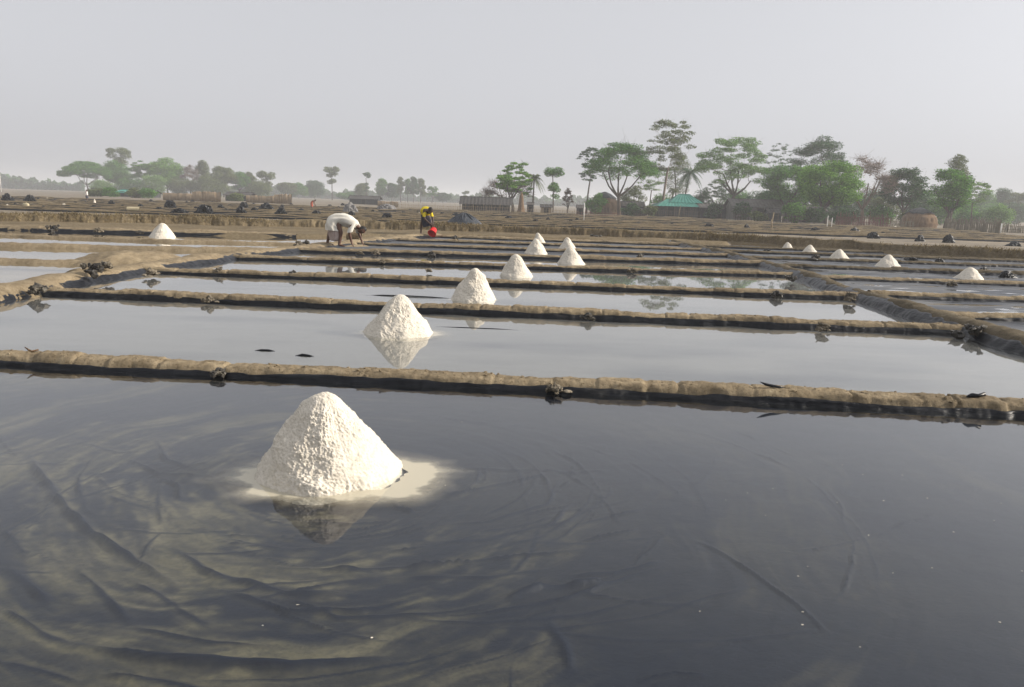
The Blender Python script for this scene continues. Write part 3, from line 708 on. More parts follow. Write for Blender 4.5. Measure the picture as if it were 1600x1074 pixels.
clod('lump on the left bund just left of the bending man', 480, 381, 2.0, .1)
clod('lump on the film in front of the bending man, left one', 563, 396, 1.6, .05)
clod('lump on the film in front of the bending man, right one', 585, 396, 2.0, .05)
clod('pale lump on the ridge between the two workers', 675, 399, 2.0, .05)
clod('small lump on the fifth ridge under the bending man', 597, 410, 1.3, .05)
clod('lump on the left film strip, left of the lone salt heap', 82, 359, 3.0, .1)
clod('pale post like lump on the left film strip', 152, 361, 2.4, .1)
clod('lump beside the lone left salt heap', 218, 364, 2.2, .1)
clod('brown lump in the right pans below the small salt heaps', 1273, 405, 3.0, .06)
clod('dark lump on the fourth ridge toward its right end', 990, 424, 2.0, .05)
clod('dark lump floating in film right of the paired salt heaps', 1000, 402, 1.8, .04)
clod('small dark lump on the right bund', 1235, 436, 2.0, .1)
clod('black lump at the end of a right hand ridge near the rightmost heap', 1490, 445, 1.8, .05)
clod('clump of pale rubble at the foot of the bank, right of the middle heaps', 948, 371, 4.6, .05)
clod('black rubbish lump at the foot of the bank beside pale rubble', 932, 373, 4.0, .05)
clod('dark lump on the mud flat left of the middle salt heaps', 710, 374, 2.2, .1)
# scraps of film and sticks
def scrap(label, px, py, pts, rad, z=.1, mat='film', cat='scrap'):
    x, y = G(px, py, z); b = MB(); b.tube(pts, rad, 5)
    o = b.build('plastic_scrap' if mat == 'film' else 'dry_twig', M[mat], smooth=True, loc=(x, y, z)); return tag(o, label, cat)
scrap('thin black leaf like scrap lying on the first ridge at right', 1208, 606, [(-.11, 0, .045), (-.06, 0, .025), (0, .01, .012), (.05, 0, .006), (.10, .01, .004)], [.002, .012, .013, .010, .003], .105)
scrap('small black and white scrap on the first ridge near the right edge', 1522, 622, [(-.06, 0, .01), (-.02, 0, .022), (.03, 0, .02), (.08, 0, .035)], [.006, .02, .014, .018], .10)
scrap('pale dry twig on the first ridge near the left edge', 50, 549, [(-.06, 0, .035), (-.03, 0, .012), (.0, 0, .0), (.05, .01, .012)], [.004, .008, .009, .008], .105, 'straw')
scrap('long thin black strip of film in the water behind the second heap', 645, 464, [(-.75, .05, -.01), (-.5, .03, .006), (-.1, 0, .012), (.3, -.02, .008), (.75, -.06, -.01)], [.004, .009, .011, .008, .003], 0)
scrap('black film wrinkle breaking the water left of the second heap', 414, 548, [(-.1, 0, -.006), (-.03, 0, .003), (.04, 0, .003), (.1, 0, -.006)], [.006, .012, .012, .006], 0)
scrap('black film wrinkle breaking the water just left of the second heap', 476, 556, [(-.09, .0, -.006), (-.02, .01, .004), (.05, -.01, .002), (.09, 0, -.006)], [.006, .016, .012, .006], 0)
scrap('thin film wrinkle in the water right of the second heap', 745, 513, [(-.5, .03, -.004), (-.2, .01, .001), (.2, -.01, .001), (.5, -.03, -.004)], [.003, .006, .006, .003], 0)

# ------------------------------------------------------------------ people
def body(name, parent, mat, verts, edges, root=0, sub=2):
    """one continuous skinned figure: verts = [(x,y,z,radius)]"""
    me = bpy.data.meshes.new(name); me.from_pydata([v[:3] for v in verts], edges, [])
    o = bpy.data.objects.new(name, me); COL.objects.link(o); o.parent = parent
    sk = o.modifiers.new('skin', 'SKIN'); sk.use_smooth_shade = True
    for i, v in enumerate(verts):
        d = me.skin_vertices[0].data[i]
        r = v[3]; d.radius = (r, r) if not isinstance(r, tuple) else r
        d.use_root = (i == root)
    ss = o.modifiers.new('sub', 'SUBSURF'); ss.levels = sub; ss.render_levels = sub
    me.materials.append(mat); return o
def hand(verts, edges, wrist, d, side):
    """palm and five fingers continuing from vertex index wrist along direction d"""
    w0 = np.array(verts[wrist][:3]); d = np.array(d, float); d /= np.linalg.norm(d)
    s = np.array(side, float); s -= d * s.dot(d); s /= np.linalg.norm(s); nrm = np.cross(d, s)
    p = w0 + d * .06; verts.append((*p, .028)); pi = len(verts) - 1; edges.append((wrist, pi))
    for k, (off, ln) in enumerate([(-.03, .065), (-.01, .078), (.011, .074), (.030, .058)]):
        a = p + d * .035 + s * off; b_ = a + d * ln * .5 + nrm * .008; c = b_ + d * ln * .4 + nrm * .022
        i = len(verts); verts.extend([(*a, .010), (*b_, .009), (*c, .007)]); edges.extend([(pi, i), (i, i + 1), (i + 1, i + 2)])
    a = w0 + d * .035 - s * .038; c = a + d * .045 - s * .018 + nrm * .012
    i = len(verts); verts.extend([(*a, .011), (*c, .008)]); edges.extend([(pi, i), (i, i + 1)])
def loft(rings, k=20, seed=0, wr=.008, closed=False):
    """cloth surface through rings: (centre, axis-u, axis-v) with half sizes in the vectors"""
    R = [(np.array(c, float), np.array(u, float), np.array(v, float)) for c, u, v in rings]
    n0 = len(R); ts = np.linspace(0, n0 - 1, (n0 - 1) * 5 + 1); a = np.arange(k) * 2 * math.pi / k
    C = np.array([r[0] for r in R]); U = np.array([r[1] for r in R]); W = np.array([r[2] for r in R])
    def ci(A, t):  # catmull rom
        i = np.clip(int(t), 0, n0 - 2); f = t - i; p = [A[max(0, min(n0 - 1, i + j))] for j in (-1, 0, 1, 2)]
        return .5 * ((2 * p[1]) + (-p[0] + p[2]) * f + (2 * p[0] - 5 * p[1] + 4 * p[2] - p[3]) * f * f + (-p[0] + 3 * p[1] - 3 * p[2] + p[3]) * f ** 3)
    V = []
    for t_ in ts:
        c, u, v = ci(C, t_), ci(U, t_), ci(W, t_)
        rr = 1 + wr * 6 * noise2(np.cos(a) * 2.2 + 4 * t_ * .35, np.sin(a) * 2.2 + t_, seed) + wr * 4 * noise2(a * 3.2, t_ * .6 + 0 * a, seed + 3)
        V.append(c + rr[:, None] * (np.cos(a)[:, None] * u + np.sin(a)[:, None] * v))
    V = np.array(V); return V.reshape(-1, 3), grid_faces(len(ts), k, True)
def head(parent, mat, c, fwd, up, r=.105):
    """head with brow, nose, chin and ears, looking along fwd"""
    V, T = ICO4; f = np.array(fwd, float); f /= np.linalg.norm(f); u = np.array(up, float); u -= f * u.dot(f); u /= np.linalg.norm(u); s = np.cross(f, u)
    P = V * np.array([.80, .92, 1.12])                # side, forward, up
    fz, fs, fu = P[:, 1], P[:, 0], P[:, 2]
    front = fz > 0
    P[:, 0] *= 1 - .22 * sst(-.2, -1.1, fu)                                         # narrow jaw
    P[:, 1] += np.where(front, .26 * np.exp(-((fs / .13) ** 2 + ((fu + .12) / .20) ** 2)), 0)    # nose
    P[:, 1] -= np.where(front, .13 * (np.exp(-(((fs - .33) / .17) ** 2 + ((fu - .12) / .13) ** 2)) + np.exp(-(((fs + .33) / .17) ** 2 + ((fu - .12) / .13) ** 2))), 0)
    P[:, 1] -= np.where(front, .05 * np.exp(-((fs / .28) ** 2 + ((fu + .50) / .05) ** 2)), 0)    # mouth
    P[:, 1] += np.where(front, .10 * np.exp(-((fs / .25) ** 2 + ((fu + .85) / .18) ** 2)), 0)    # chin
    ear = np.exp(-(((fz + .02) / .14) ** 2 + ((fu + .05) / .22) ** 2)); P[:, 0] += np.sign(fs) * .16 * ear * (np.abs(fs) > .55)
    W = np.array(c) + r * (P[:, 0:1] * s + P[:, 1:2] * f + P[:, 2:3] * u)
    return W, T, (s, f, u, r, np.array(c))
def hair(parent, fr, mat, seed=1, low=-.25):
    s, f, u, r, c = fr; V, T = ICO3
    P = V * np.array([.80, .92, 1.12]) * 1.09 * (1 + .05 * fbm3(V[:, 0] * 4, V[:, 1] * 4, V[:, 2] * 4, seed, 2))[:, None]
    ok = ~((P[:, 1] > .25) & (P[:, 2] < .50)) & (P[:, 2] > low - .35 * (P[:, 1] < 0))
    T = T[ok[T].all(1)]
    return mk('hair', c + r * (P[:, 0:1] * s + P[:, 1:2] * f + P[:, 2:3] * u), T, mat, parent)

def worker_white():
    x, y = G(509, 384, .08)
    o = thing('person', 'person in a white shirt and pale wrap bending double, both hands on the mud', 'person', (x, y, .075)); o.scale = (1.08, 1.0, .91)
    v = [(.27, .02, .80, .13),                                            # 0 pelvis
         (.47, .02, .88, .125), (.66, .02, .82, .12), (.80, .02, .70, .115),   # spine to shoulders
         (.90, .02, .62, .055), (.965, .02, .56, .062),                    # neck, skull
         (.20, .13, .76, .095), (.10, .15, .46, .062), (.07, .15, .41, .058), (.015, .15, .10, .040), (.0, .15, .055, .042), (.10, .15, .028, .034), (.175, .15, .02, .022),  # far leg 6-12
         (.34, -.11, .74, .095), (.44, -.13, .46, .062), (.44, -.13, .41, .058), (.40, -.13, .10, .040), (.385, -.13, .055, .042), (.48, -.13, .028, .034), (.555, -.13, .02, .022),  # near leg 13-19
         (.74, -.17, .70, .062), (.69, -.22, .44, .043), (.74, -.20, .17, .030),   # near arm 20-22
         (.80, .19, .68, .062), (.86, .24, .42, .043), (.945, .18, .19, .030)]     # far arm 23-25
    e = [(0, 1), (1, 2), (2, 3), (3, 4), (4, 5), (0, 6), (6, 7), (7, 8), (8, 9), (9, 10), (10, 11), (11, 12), (0, 13), (13, 14), (14, 15), (15, 16), (16, 17), (17, 18), (18, 19),
         (3, 20), (20, 21), (21, 22), (3, 23), (23, 24), (24, 25)]
    hand(v, e, 22, (.25, 0, -1), (0, 1, 0)); hand(v, e, 25, (.3, -.1, -1), (0, 1, 0))
    body('body', o, M['skin'], v, e)
    W, T, fr = head(o, M['skin'], (.985, .02, .545), (.62, -.15, -.75), (.78, .1, .60), .112)
    h = mk('head', W, T, M['skin'], o); hair(o, fr, M['hair'])
    # long white shirt from neck to below the hips, hanging at the rear
    V, F = loft([((.865, .02, .655), (.045, 0, .075), (0, .085, 0)), ((.80, .02, .70), (.075, 0, .135), (0, .19, 0)), ((.66, .02, .795), (.045, 0, .175), (0, .205, 0)),
                 ((.47, .02, .84), (.0, 0, .20), (0, .205, 0)), ((.29, .02, .80), (-.12, 0, .20), (0, .215, 0)), ((.215, .01, .68), (-.21, 0, .10), (0, .23, 0)), ((.225, .01, .50), (-.235, 0, .02), (0, .24, 0))], 44, 3, .022)
    mk('shirt', V, F, M['shirt'], o)
    for sg, a_, b_, c_ in ((-1, (.77, -.12, .72), (.725, -.19, .58), (.70, -.215, .47)), (1, (.82, .14, .70), (.845, .21, .56), (.865, .235, .44))):
        V, F = loft([(a_, (.085, 0, .02), (0, .085, 0)), (b_, (.082, 0, .02), (0, .08, .01)), (c_, (.078, 0, .015), (0, .075, .01))], 16, 5 + sg, .010)
        mk('sleeve', V, F, M['shirt'], o)
    V, F = loft([((.255, 0, .70), (.17, 0, .02), (0, .19, 0)), ((.26, 0, .48), (.19, 0, .0), (0, .19, 0)), ((.265, -.02, .24), (.165, 0, -.02), (0, .17, 0)), ((.27, -.02, .17), (.13, 0, -.01), (0, .14, 0))], 28, 9, .016)
    mk('wrap_skirt', V, F, M['lungi'], o)
worker_white()
# basket lying by the bending man
def basket():
    x, y = G(541, 377, .08); b = MB(); n, k = 12, 22
    L = np.linspace(0, 1, n); a = np.arange(k) * 2 * math.pi / k
    V = []
    for i, u in enumerate(np.r_[L, L[::-1]]):
        r = (.115 + .055 * u) - (0 if i < n else .012); r = r * (1 + .02 * np.cos(a * 11) * (1 if i % 2 else -1))
        V.append(np.stack([np.full(k, u * .46), r * np.cos(a), .165 + r * np.sin(a)], 1))
    V = np.array(V); b.add(V.reshape(-1, 3), grid_faces(2 * n, k, True)); b.add(np.concatenate([V[0], [[.0, 0, .165]]]), None, [[i, (i + 1) % k, k] for i in range(k)])
    o = b.build('basket', M['basket'], smooth=True, loc=(x, y + .15, .06)); o.rotation_euler = (0, 0, -.1)
    tag(o, 'brown woven basket lying on its side behind the bending man', 'basket')
    c = MB(); a = np.linspace(0, 2 * math.pi, 29); c.tube(np.stack([0 * a + .455, .168 * np.cos(a), .165 + .168 * np.sin(a)], 1), .014, 6); c.build('rim', M['bamboo'], o, True)
basket()
def worker_yellow():
    x, y = G(658, 367, .08); y = 31.6; x = XY(658, y)
    o = thing('person', 'person in a yellow shirt and dark wrap stooping to empty a red bucket', 'person', (x, y, .085))
    v = [(.20, -.05, .83, .12), (.20, -.22, .95, .115), (.24, -.40, 1.0, .115), (.32, -.52, .95, .105), (.39, -.58, .97, .05), (.43, -.62, 1.0, .06),
         (.10, .02, .78, .085), (.03, -.02, .45, .056), (.03, -.01, .40, .052), (.0, .05, .09, .036), (.0, .05, .05, .04), (.02, -.05, .026, .032), (.03, -.12, .02, .022),
         (.32, -.12, .78, .085), (.46, -.22, .45, .056), (.46, -.22, .40, .052), (.50, -.12, .09, .036), (.50, -.12, .05, .04), (.52, -.22, .026, .032), (.53, -.29, .02, .022),
         (.18, -.55, .92, .055), (.23, -.66, .66, .038), (.42, -.66, .50, .028),
         (.46, -.48, .93, .055), (.54, -.54, .68, .038), (.56, -.60, .47, .028)]
    e = [(0, 1), (1, 2), (2, 3), (3, 4), (4, 5), (0, 6), (6, 7), (7, 8), (8, 9), (9, 10), (10, 11), (11, 12), (0, 13), (13, 14), (14, 15), (15, 16), (16, 17), (17, 18), (18, 19),
         (3, 20), (20, 21), (21, 22), (3, 23), (23, 24), (24, 25)]
    hand(v, e, 22, (.7, 0, -.5), (0, 1, 0)); hand(v, e, 25, (.2, -.1, -1), (0, 1, 0))
    body('body', o, M['skin_dark'], v, e)
    W, T, fr = head(o, M['skin_dark'], (.45, -.64, 1.0), (.25, -.75, -.6), (.2, -.6, .77), .122); mk('head', W, T, M['skin_dark'], o); hair(o, fr, M['hair'], 4, -.9)
    V, F = loft([((.36, -.57, .90), (.07, 0, 0), (0, .05, .06)), ((.31, -.49, .965), (.19, 0, 0), (0, .06, .12)), ((.24, -.38, 1.0), (.20, 0, 0), (0, .05, .155)), ((.20, -.20, .955), (.19, 0, 0), (0, .09, .15)), ((.20, -.07, .86), (.19, 0, 0), (0, .14, .10))], 36, 13, .018)
    mk('shirt', V, F, M['yellow'], o)
    for a_, b_ in (((.21, -.53, .93), (.205, -.62, .76)), ((.43, -.49, .94), (.51, -.53, .77))):
        V, F = loft([(a_, (.075, 0, .02), (0, .075, 0)), (b_, (.065, 0, .01), (0, .065, .01))], 14, 17, .008); mk('sleeve', V, F, M['yellow'], o)
    V, F = loft([((.20, -.06, .92), (.19, 0, 0), (0, .15, .06)), ((.21, -.06, .78), (.21, 0, 0), (0, .17, 0)), ((.28, -.10, .56), (.23, 0, .03), (0, .17, 0)), ((.33, -.14, .36), (.20, 0, .05), (0, .14, 0))], 26, 19, .016)
    mk('wrap_skirt', V, F, M['navy'], o)
    # red bucket held tilted, its mouth to the camera
    bk = thing('bucket', 'bright red plastic bucket held by the stooping worker in yellow', 'bucket', (x + .60, y - .62, .085 + .26))
    k = 28; a = np.arange(k) * 2 * math.pi / k; V = []
    for r, d in ((.0, 0), (.115, 0), (.165, .27), (.172, .275), (.172, .262), (.160, .262), (.108, .012), (.0, .012)):
        V.append(np.stack([r * np.cos(a), 0 * a + d, r * np.sin(a)], 1))
    ob = mk('pail', np.array(V).reshape(-1, 3), grid_faces(8, k, True), M['red'], bk, True)
    bb = MB(); t_ = np.linspace(0, math.pi, 15); bb.tube(np.stack([.172 * np.cos(t_), .27 + .03 * np.sin(t_), .172 * np.sin(t_)], 1), .006, 6); bb.build('handle', M['red'], bk, True)
    bk.rotation_euler = (math.radians(-35), 0, math.radians(165))
worker_yellow()
def far_person(label, px, py, shirt, lower, stoop=0.0, h=1.0, z=0.0):
    x, y = G(px, py, z)
    o = thing('person', label, 'person', (x, y, z)); o.scale = (h, h, h)
    v = [(0, 0, .88, .12), (stoop * .2, 0, 1.12, .12), (stoop * .45, 0, 1.36 - .3 * stoop, .11), (stoop * .55, 0, 1.46 - .4 * stoop, .05), (stoop * .62, 0, 1.54 - .5 * stoop, .06),
         (-.02, .09, .82, .085), (.02, .11, .46, .055), (-.02, .11, .08, .036), (.08, .11, .03, .03), (.04, -.09, .82, .085), (.10, -.11, .46, .055), (.08, -.11, .08, .036), (.18, -.11, .03, .03),
         (stoop * .45, .19, 1.34 - .3 * stoop, .05), (.05 + stoop * .4, .24, 1.08 - .35 * stoop, .038), (.12 + stoop * .5, .22, .84 - .35 * stoop, .028),
         (stoop * .45, -.19, 1.34 - .3 * stoop, .05), (.05 + stoop * .4, -.24, 1.08 - .35 * stoop, .038), (.12 + stoop * .5, -.22, .84 - .35 * stoop, .028)]
    e = [(0, 1), (1, 2), (2, 3), (3, 4), (0, 5), (5, 6), (6, 7), (7, 8), (0, 9), (9, 10), (10, 11), (11, 12), (2, 13), (13, 14), (14, 15), (2, 16), (16, 17), (17, 18)]
    hand(v, e, 15, (.2, 0, -1), (1, 0, 0)); hand(v, e, 18, (.2, 0, -1), (1, 0, 0))
    body('body', o, M['skin'], v, e, sub=1)
    W, T, fr = head(o, M['skin'], (stoop * .64 + .02, 0, 1.58 - .5 * stoop), (1, 0, -stoop), (stoop, 0, 1), .11); mk('head', W, T, M['skin'], o); hair(o, fr, M['hair'], 6)
    V, F = loft([((stoop * .5, 0, 1.42 - .35 * stoop), (.06, 0, 0), (0, .08, 0)), ((stoop * .42, 0, 1.34 - .28 * stoop), (.12, 0, 0), (0, .20, 0)), ((stoop * .2, 0, 1.1), (.14, 0, 0), (0, .19, 0)), ((0, 0, .82), (.15, 0, 0), (0, .2, 0))], 18, 23, .01); mk('shirt', V, F, M[shirt], o)
    V, F = loft([((0, 0, .92), (.14, 0, 0), (0, .19, 0)), ((.02, 0, .6), (.16, 0, 0), (0, .2, 0)), ((.04, 0, .36), (.16, 0, 0), (0, .2, 0))], 18, 27, .02); mk('wrap_skirt', V, F, M[lower], o)
far_person('distant person in a white shirt standing in front of the left trees', 136, 314, 'white', 'navy', .1, .85)
far_person('distant person in red cloth stooping far out on the field', 487, 327, 'orange', 'orange', .75, .85)

# ------------------------------------------------------------------ far field: low ridges, plastic heaps, covered salt
for k, (y, xa, xb) in enumerate([(50, -48, 34), (53.5, -52, 36), (57.5, -56, 38), (62, -60, 40), (67.5, -66, 42), (74, -74, 44), (82, -84, 46), (92, -96, 30), (104, -110, 28)]):
    lab = 'low ridge lined with black film on the far field, ' + ['first', 'second', 'third', 'fourth', 'fifth', 'sixth', 'seventh', 'eighth', 'ninth'][k] + ' row behind the bank'
    pp = [(xx, y + .6 * math.sin(xx * .06 + k) - .015 * xx) for xx in np.linspace(xa, xb, 9)]
    ridge(lab, pp, .55 + .03 * k, .17 + .012 * k, -1, .62, .16, seed=700 + 17 * k, name='field_ridge', cat='field ridge', group='low ridges of the far field', mat='mud_far', chunk=(.8, 2.5), m=13, zb=-.06)
def crumple(seed, sub=ICO4):
    V, T = sub; rng = np.random.default_rng(seed)
    d = 1 - .42 * np.abs(fbm3(V[:, 0] * 1.9 + seed, V[:, 1] * 1.9, V[:, 2] * 1.9, seed, 4, .6)) * 1.6 + .25 * fbm3(V[:, 0] * 1.1, V[:, 1] * 1.1 + seed, V[:, 2], seed + 4, 2)
    P = V * d[:, None]; P[:, 2] = np.maximum(P[:, 2], -.25) + .1
    # sheets trailing off along the ground
    a = np.arctan2(P[:, 1], P[:, 0]); sk = np.exp(-np.clip(P[:, 2], 0, 1) * 4) * (.35 + .5 * noise2(np.cos(a) * 2 + seed, np.sin(a) * 2, seed + 9))
    P[:, 0] *= 1 + sk; P[:, 1] *= 1 + sk * .6
    return P * np.array([.5, .4, .62]), T
HP = []
for i in range(7):
    V, T = crumple(40 + 3 * i); HP.append((V, T))
heap_src = {}
def heap(label, px, py, wpx, hpx, i, mat='film_heap', group='crumpled black plastic heaps on the far field', z=0.02, name='plastic_heap', cat='plastic heap'):
    x, y = G(px, py, z); s = wpx * y / F_PX; sh = 1.05 * hpx * y / F_PX
    sc_ = (s / 1.15, s / 1.3, sh / .60)
    key = (i, mat)
    if key in heap_src:
        return dup(heap_src[key], label, (x, y + s * .3, z - .02), (px % 17 - 8) * .05, sc_, group)
    V, T = HP[i]; o = mk(name, V, T, M[mat], smooth=False, loc=(x, y + s * .3, z - .02)); o.scale = sc_; tag(o, label, cat, group); heap_src[key] = o; return o
front = [(7, 316, 22, 11, 'black plastic heap at the left edge of the far field'), (43, 318, 24, 11, 'black plastic heap second from the left edge of the far field'),
         (172, 322, 12, 8, 'forked black plastic heap left of the rolled mat'), (218, 326, 12, 7, 'black plastic heap just above the rolled mat'),
         (262, 327, 26, 11, 'black plastic heap above the rolled mat to its right'), (276, 336, 32, 9, 'long low black plastic heap close behind the bank, first in the front row'),
         (318, 336, 30, 14, 'tall black plastic heap with a trailing sheet, second in the front row'), (374, 337, 22, 12, 'dome shaped black plastic heap, third in the front row'),
         (438, 338, 24, 11, 'black plastic heap, fourth in the front row, left of the bending man'), (413, 331, 26, 12, 'wide jumble of black plastic behind the fourth front heap'),
         (493, 337, 22, 8, 'black plastic heap just left of the bending man'), (603, 343, 24, 8, 'black plastic heap on the bank between the two workers'),
         (548, 338, 14, 7, 'dark plastic heap in front of the grey covered mound'), (380, 326, 16, 9, 'black plastic heap behind the dome shaped one'), 
         (343, 327, 15, 6, 'flat black plastic heap behind the tall one in the front row'), (712, 339, 20, 5, 'low black plastic heap left of the grey plastic tent'),
         (1337, 365, 20, 8, 'black plastic heap in front of the red brush fence'), (1367, 372, 22, 9, 'black plastic heap on the bank below the red brush fence'),
         (1440, 377, 18, 8, 'black plastic heap on the bank below the right haystack'), (1484, 379, 18, 11, 'upright black plastic heap on the bank right of the haystack'),
         (1110, 357, 16, 7, 'black plastic heap in front of the layered pale green tree'), (1167, 359, 12, 7, 'black plastic heap in front of the grey tin house'),
         (1590, 385, 26, 6, 'black plastic heap at the right edge on the bank')]
for k, (px, py, a, b_, lab) in enumerate(front): heap(lab, px, py, a, b_, k % 7)
small = [(85, 315, 9, 4), (117, 321, 7, 5), (133, 318, 8, 3), (235, 318, 9, 6), (291, 320, 8, 5), (358, 324, 9, 4), (440, 327, 10, 6), (454, 321, 7, 3), (515, 323, 8, 3), (562, 326, 9, 3), (582, 334, 12, 5),
         (617, 328, 9, 3), (652, 334, 9, 4), (795, 344, 16, 6), (837, 348, 11, 5), (856, 347, 9, 6), (892, 349, 11, 5), (902, 346, 12, 4), (945, 351, 11, 4), (998, 352, 12, 4), (1050, 353, 10, 4), (1238, 362, 9, 4), (1275, 362, 16, 6), (1300, 364, 9, 4), (1381, 367, 12, 4),
         (300, 316, 8, 3), (330, 318, 9, 3), (395, 322, 9, 4), (425, 322, 8, 3), (205, 317, 8, 3), (260, 316, 7, 3), (535, 321, 7, 3), (640, 330, 8, 3), (760, 341, 10, 3)]
small += [(22, 322, 10, 4), (58, 313, 8, 3), (66, 325, 9, 3), (145, 325, 10, 4), (158, 317, 7, 3), (190, 324, 8, 3), (247, 329, 12, 5), (305, 329, 13, 5), (352, 331, 12, 5), (396, 331, 14, 6), (470, 331, 12, 5), (528, 327, 9, 4), (572, 329, 10, 4), (630, 335, 11, 4), (668, 331, 9, 3), (690, 337, 11, 4)]
small.sort(); ORD = ['first', 'second', 'third', 'fourth', 'fifth', 'sixth', 'seventh', 'eighth', 'ninth', 'tenth', 'eleventh', 'twelfth', 'thirteenth', 'fourteenth', 'fifteenth', 'sixteenth', 'seventeenth', 'eighteenth', 'nineteenth', 'twentieth', 'twenty first', 'twenty second', 'twenty third', 'twenty fourth', 'twenty fifth', 'twenty sixth', 'twenty seventh', 'twenty eighth', 'twenty ninth', 'thirtieth', 'thirty first', 'thirty second']
seen = {}
for k, (px, py, a, b_) in enumerate(small):
    reg = 'below the left grove' if px < 460 else 'out between the two workers' if px < 700 else 'on the field before shed and haystack' if px < 960 else 'on the field before the village houses'
    seen[reg] = seen.get(reg, 0) + 1
    heap('small crumpled black plastic heap ' + reg + ', ' + ORD[seen[reg] - 1] + ' from the left', px, py, a, b_, (k * 3 + 1) % 7, group='small black plastic heaps far out on the field')
# film rolled up in the right pans
for k, (px, py, a, b_, lab) in enumerate([(1428, 406, 26, 4, 'loose roll of black film behind the pointed right salt heap'), (1470, 410, 16, 6, 'bunched black film right of the pointed salt heap'),
                                          (1578, 434, 30, 9, 'greenish black film heap right of the rightmost salt heap'), (1542, 424, 24, 6, 'black film heap behind the rightmost salt heap'),
                                          (1200, 393, 18, 3, 'dark film scrap left of the smallest right salt heap')]):
    heap(lab, px, py, a, b_, (k * 2 + 3) % 7, group='black film bunched in the right pans')
heap('grey dusty tarpaulin mound behind the bending man', 545, 334, 24, 15, 2, 'tarp_grey', 'covered mounds on the far field', name='covered_mound', cat='tarp mound')
heap('purplish grey net pile far behind between the two workers', 602, 328, 32, 8, 5, 'tarp_grey', 'covered mounds on the far field', name='covered_mound', cat='tarp mound')
def tent():
    x, y = G(726, 352, .30); y = 36.9; x = XY(726, y)
    n, m = 24, 120; v = np.linspace(0, 1, n)[:, None]; a = np.linspace(0, 2 * math.pi, m, endpoint=False)[None, :]
    fold = np.abs(noise2(a * 6.4 + .5 * noise2(v * 3 + 0 * a, a * 2, 3), v * .6, 77)); fold = np.where(a > 6.1, fold * .5, fold)
    r = .92 * v ** .85 * (1 + .10 * fold * v + .08 * noise2(np.cos(a) * 2, np.sin(a) * 2, 7)); z = .62 * (1 - v ** 1.5) * (1 - .22 * fold * np.sin(v * math.pi)) - .02
    o = mk('plastic_tent', np.stack([r * np.cos(a), r * np.sin(a) * .8, z], -1), grid_faces(n, m, True), M['film_grey'], loc=(x, y, .36), smooth=False)
    tag(o, 'pleated grey plastic sheet tented over a heap on the bank', 'plastic tent')
tent()
def rolled_mat():
    x, y = G(197, 331, .05); n = 46; t_ = np.linspace(0, 5.2 * math.pi, n); r = .05 + .085 * t_ / t_[-1]
    V = []
    for u in np.linspace(0, .85, 8): V.append(np.stack([np.full(n, u), r * np.cos(t_), .14 + r * np.sin(t_)], 1))
    o = mk('rolled_mat', np.array(V).reshape(-1, 3), grid_faces(8, n), M['straw_pale'], loc=(x, y + .2, .06)); o.rotation_euler = (0, 0, .12); o.scale = (.95, 1.25, 1.25)
    tag(o, 'cream coloured mat rolled into a drum on the far field at left', 'rolled mat')
    b = MB(); b.tube([(.002, 0, .14), (-.02, 0, .14)], .10, 16); b.build('dark_core', M['opening'], o, True)
M['straw_pale'] = simple('pale_mat', [(.3, (.36, .31, .19)), (.7, (.55, .48, .33))], 10, .9, .3, .01, (.2, 1, 1))
rolled_mat()
def low_salt(label, px, py, wpx, hpx, i):
    x, y = G(px, py, .02); V, F = salt_mesh(500 + i, 24, 40, .37, .4); s = wpx * y / F_PX / .8
    o = mk('salt_pile', V, F, M['salt'], loc=(x, y, 0)); o.scale = (s, s, hpx * y / F_PX / .4); tag(o, label, 'salt pile', 'small salt piles on the far field')
low_salt('small white salt pile near the left edge on the far field', 12, 325, 10, 6, 1)
low_salt('flat white patch of salt on the far field left of the rolled mat', 100, 321, 11, 3, 2)
low_salt('tiny white salt pile far behind the left edge', 74, 311, 6, 2, 3)
low_salt('tiny white salt pile beside the distant person in white', 148, 318, 5, 7, 4)
low_salt('pale flat salt patch at the bank foot right of the farthest heap', 795, 370, 9, 4, 5)
low_salt('tiny salt pile near the distant person in red', 461, 325, 4, 2, 6)
low_salt('pale salt pile behind the yellow shirted worker', 655, 336, 8, 4, 7)
low_salt('small white pile left of the right haystack', 1398, 357, 9, 4, 8)
x, y = G(41, 324, .02); b = MB(); V, T = ICO3; P = np.sign(V) * np.abs(V) ** .6 * np.array([.22, .15, .17]); P *= (1 + .08 * fbm3(V[:, 0] * 3, V[:, 1] * 3, V[:, 2] * 3, 3, 2))[:, None]
b.add(P + np.array([0, 0, .15]), None, T); b.tube([(0, 0, .28), (.02, 0, .36)], [.05, .02], 8); tag(b.build('sack', M['straw_pale'], smooth=True, loc=(x, y, 0)), 'pale full sack standing on the far field near the left edge', 'sack')

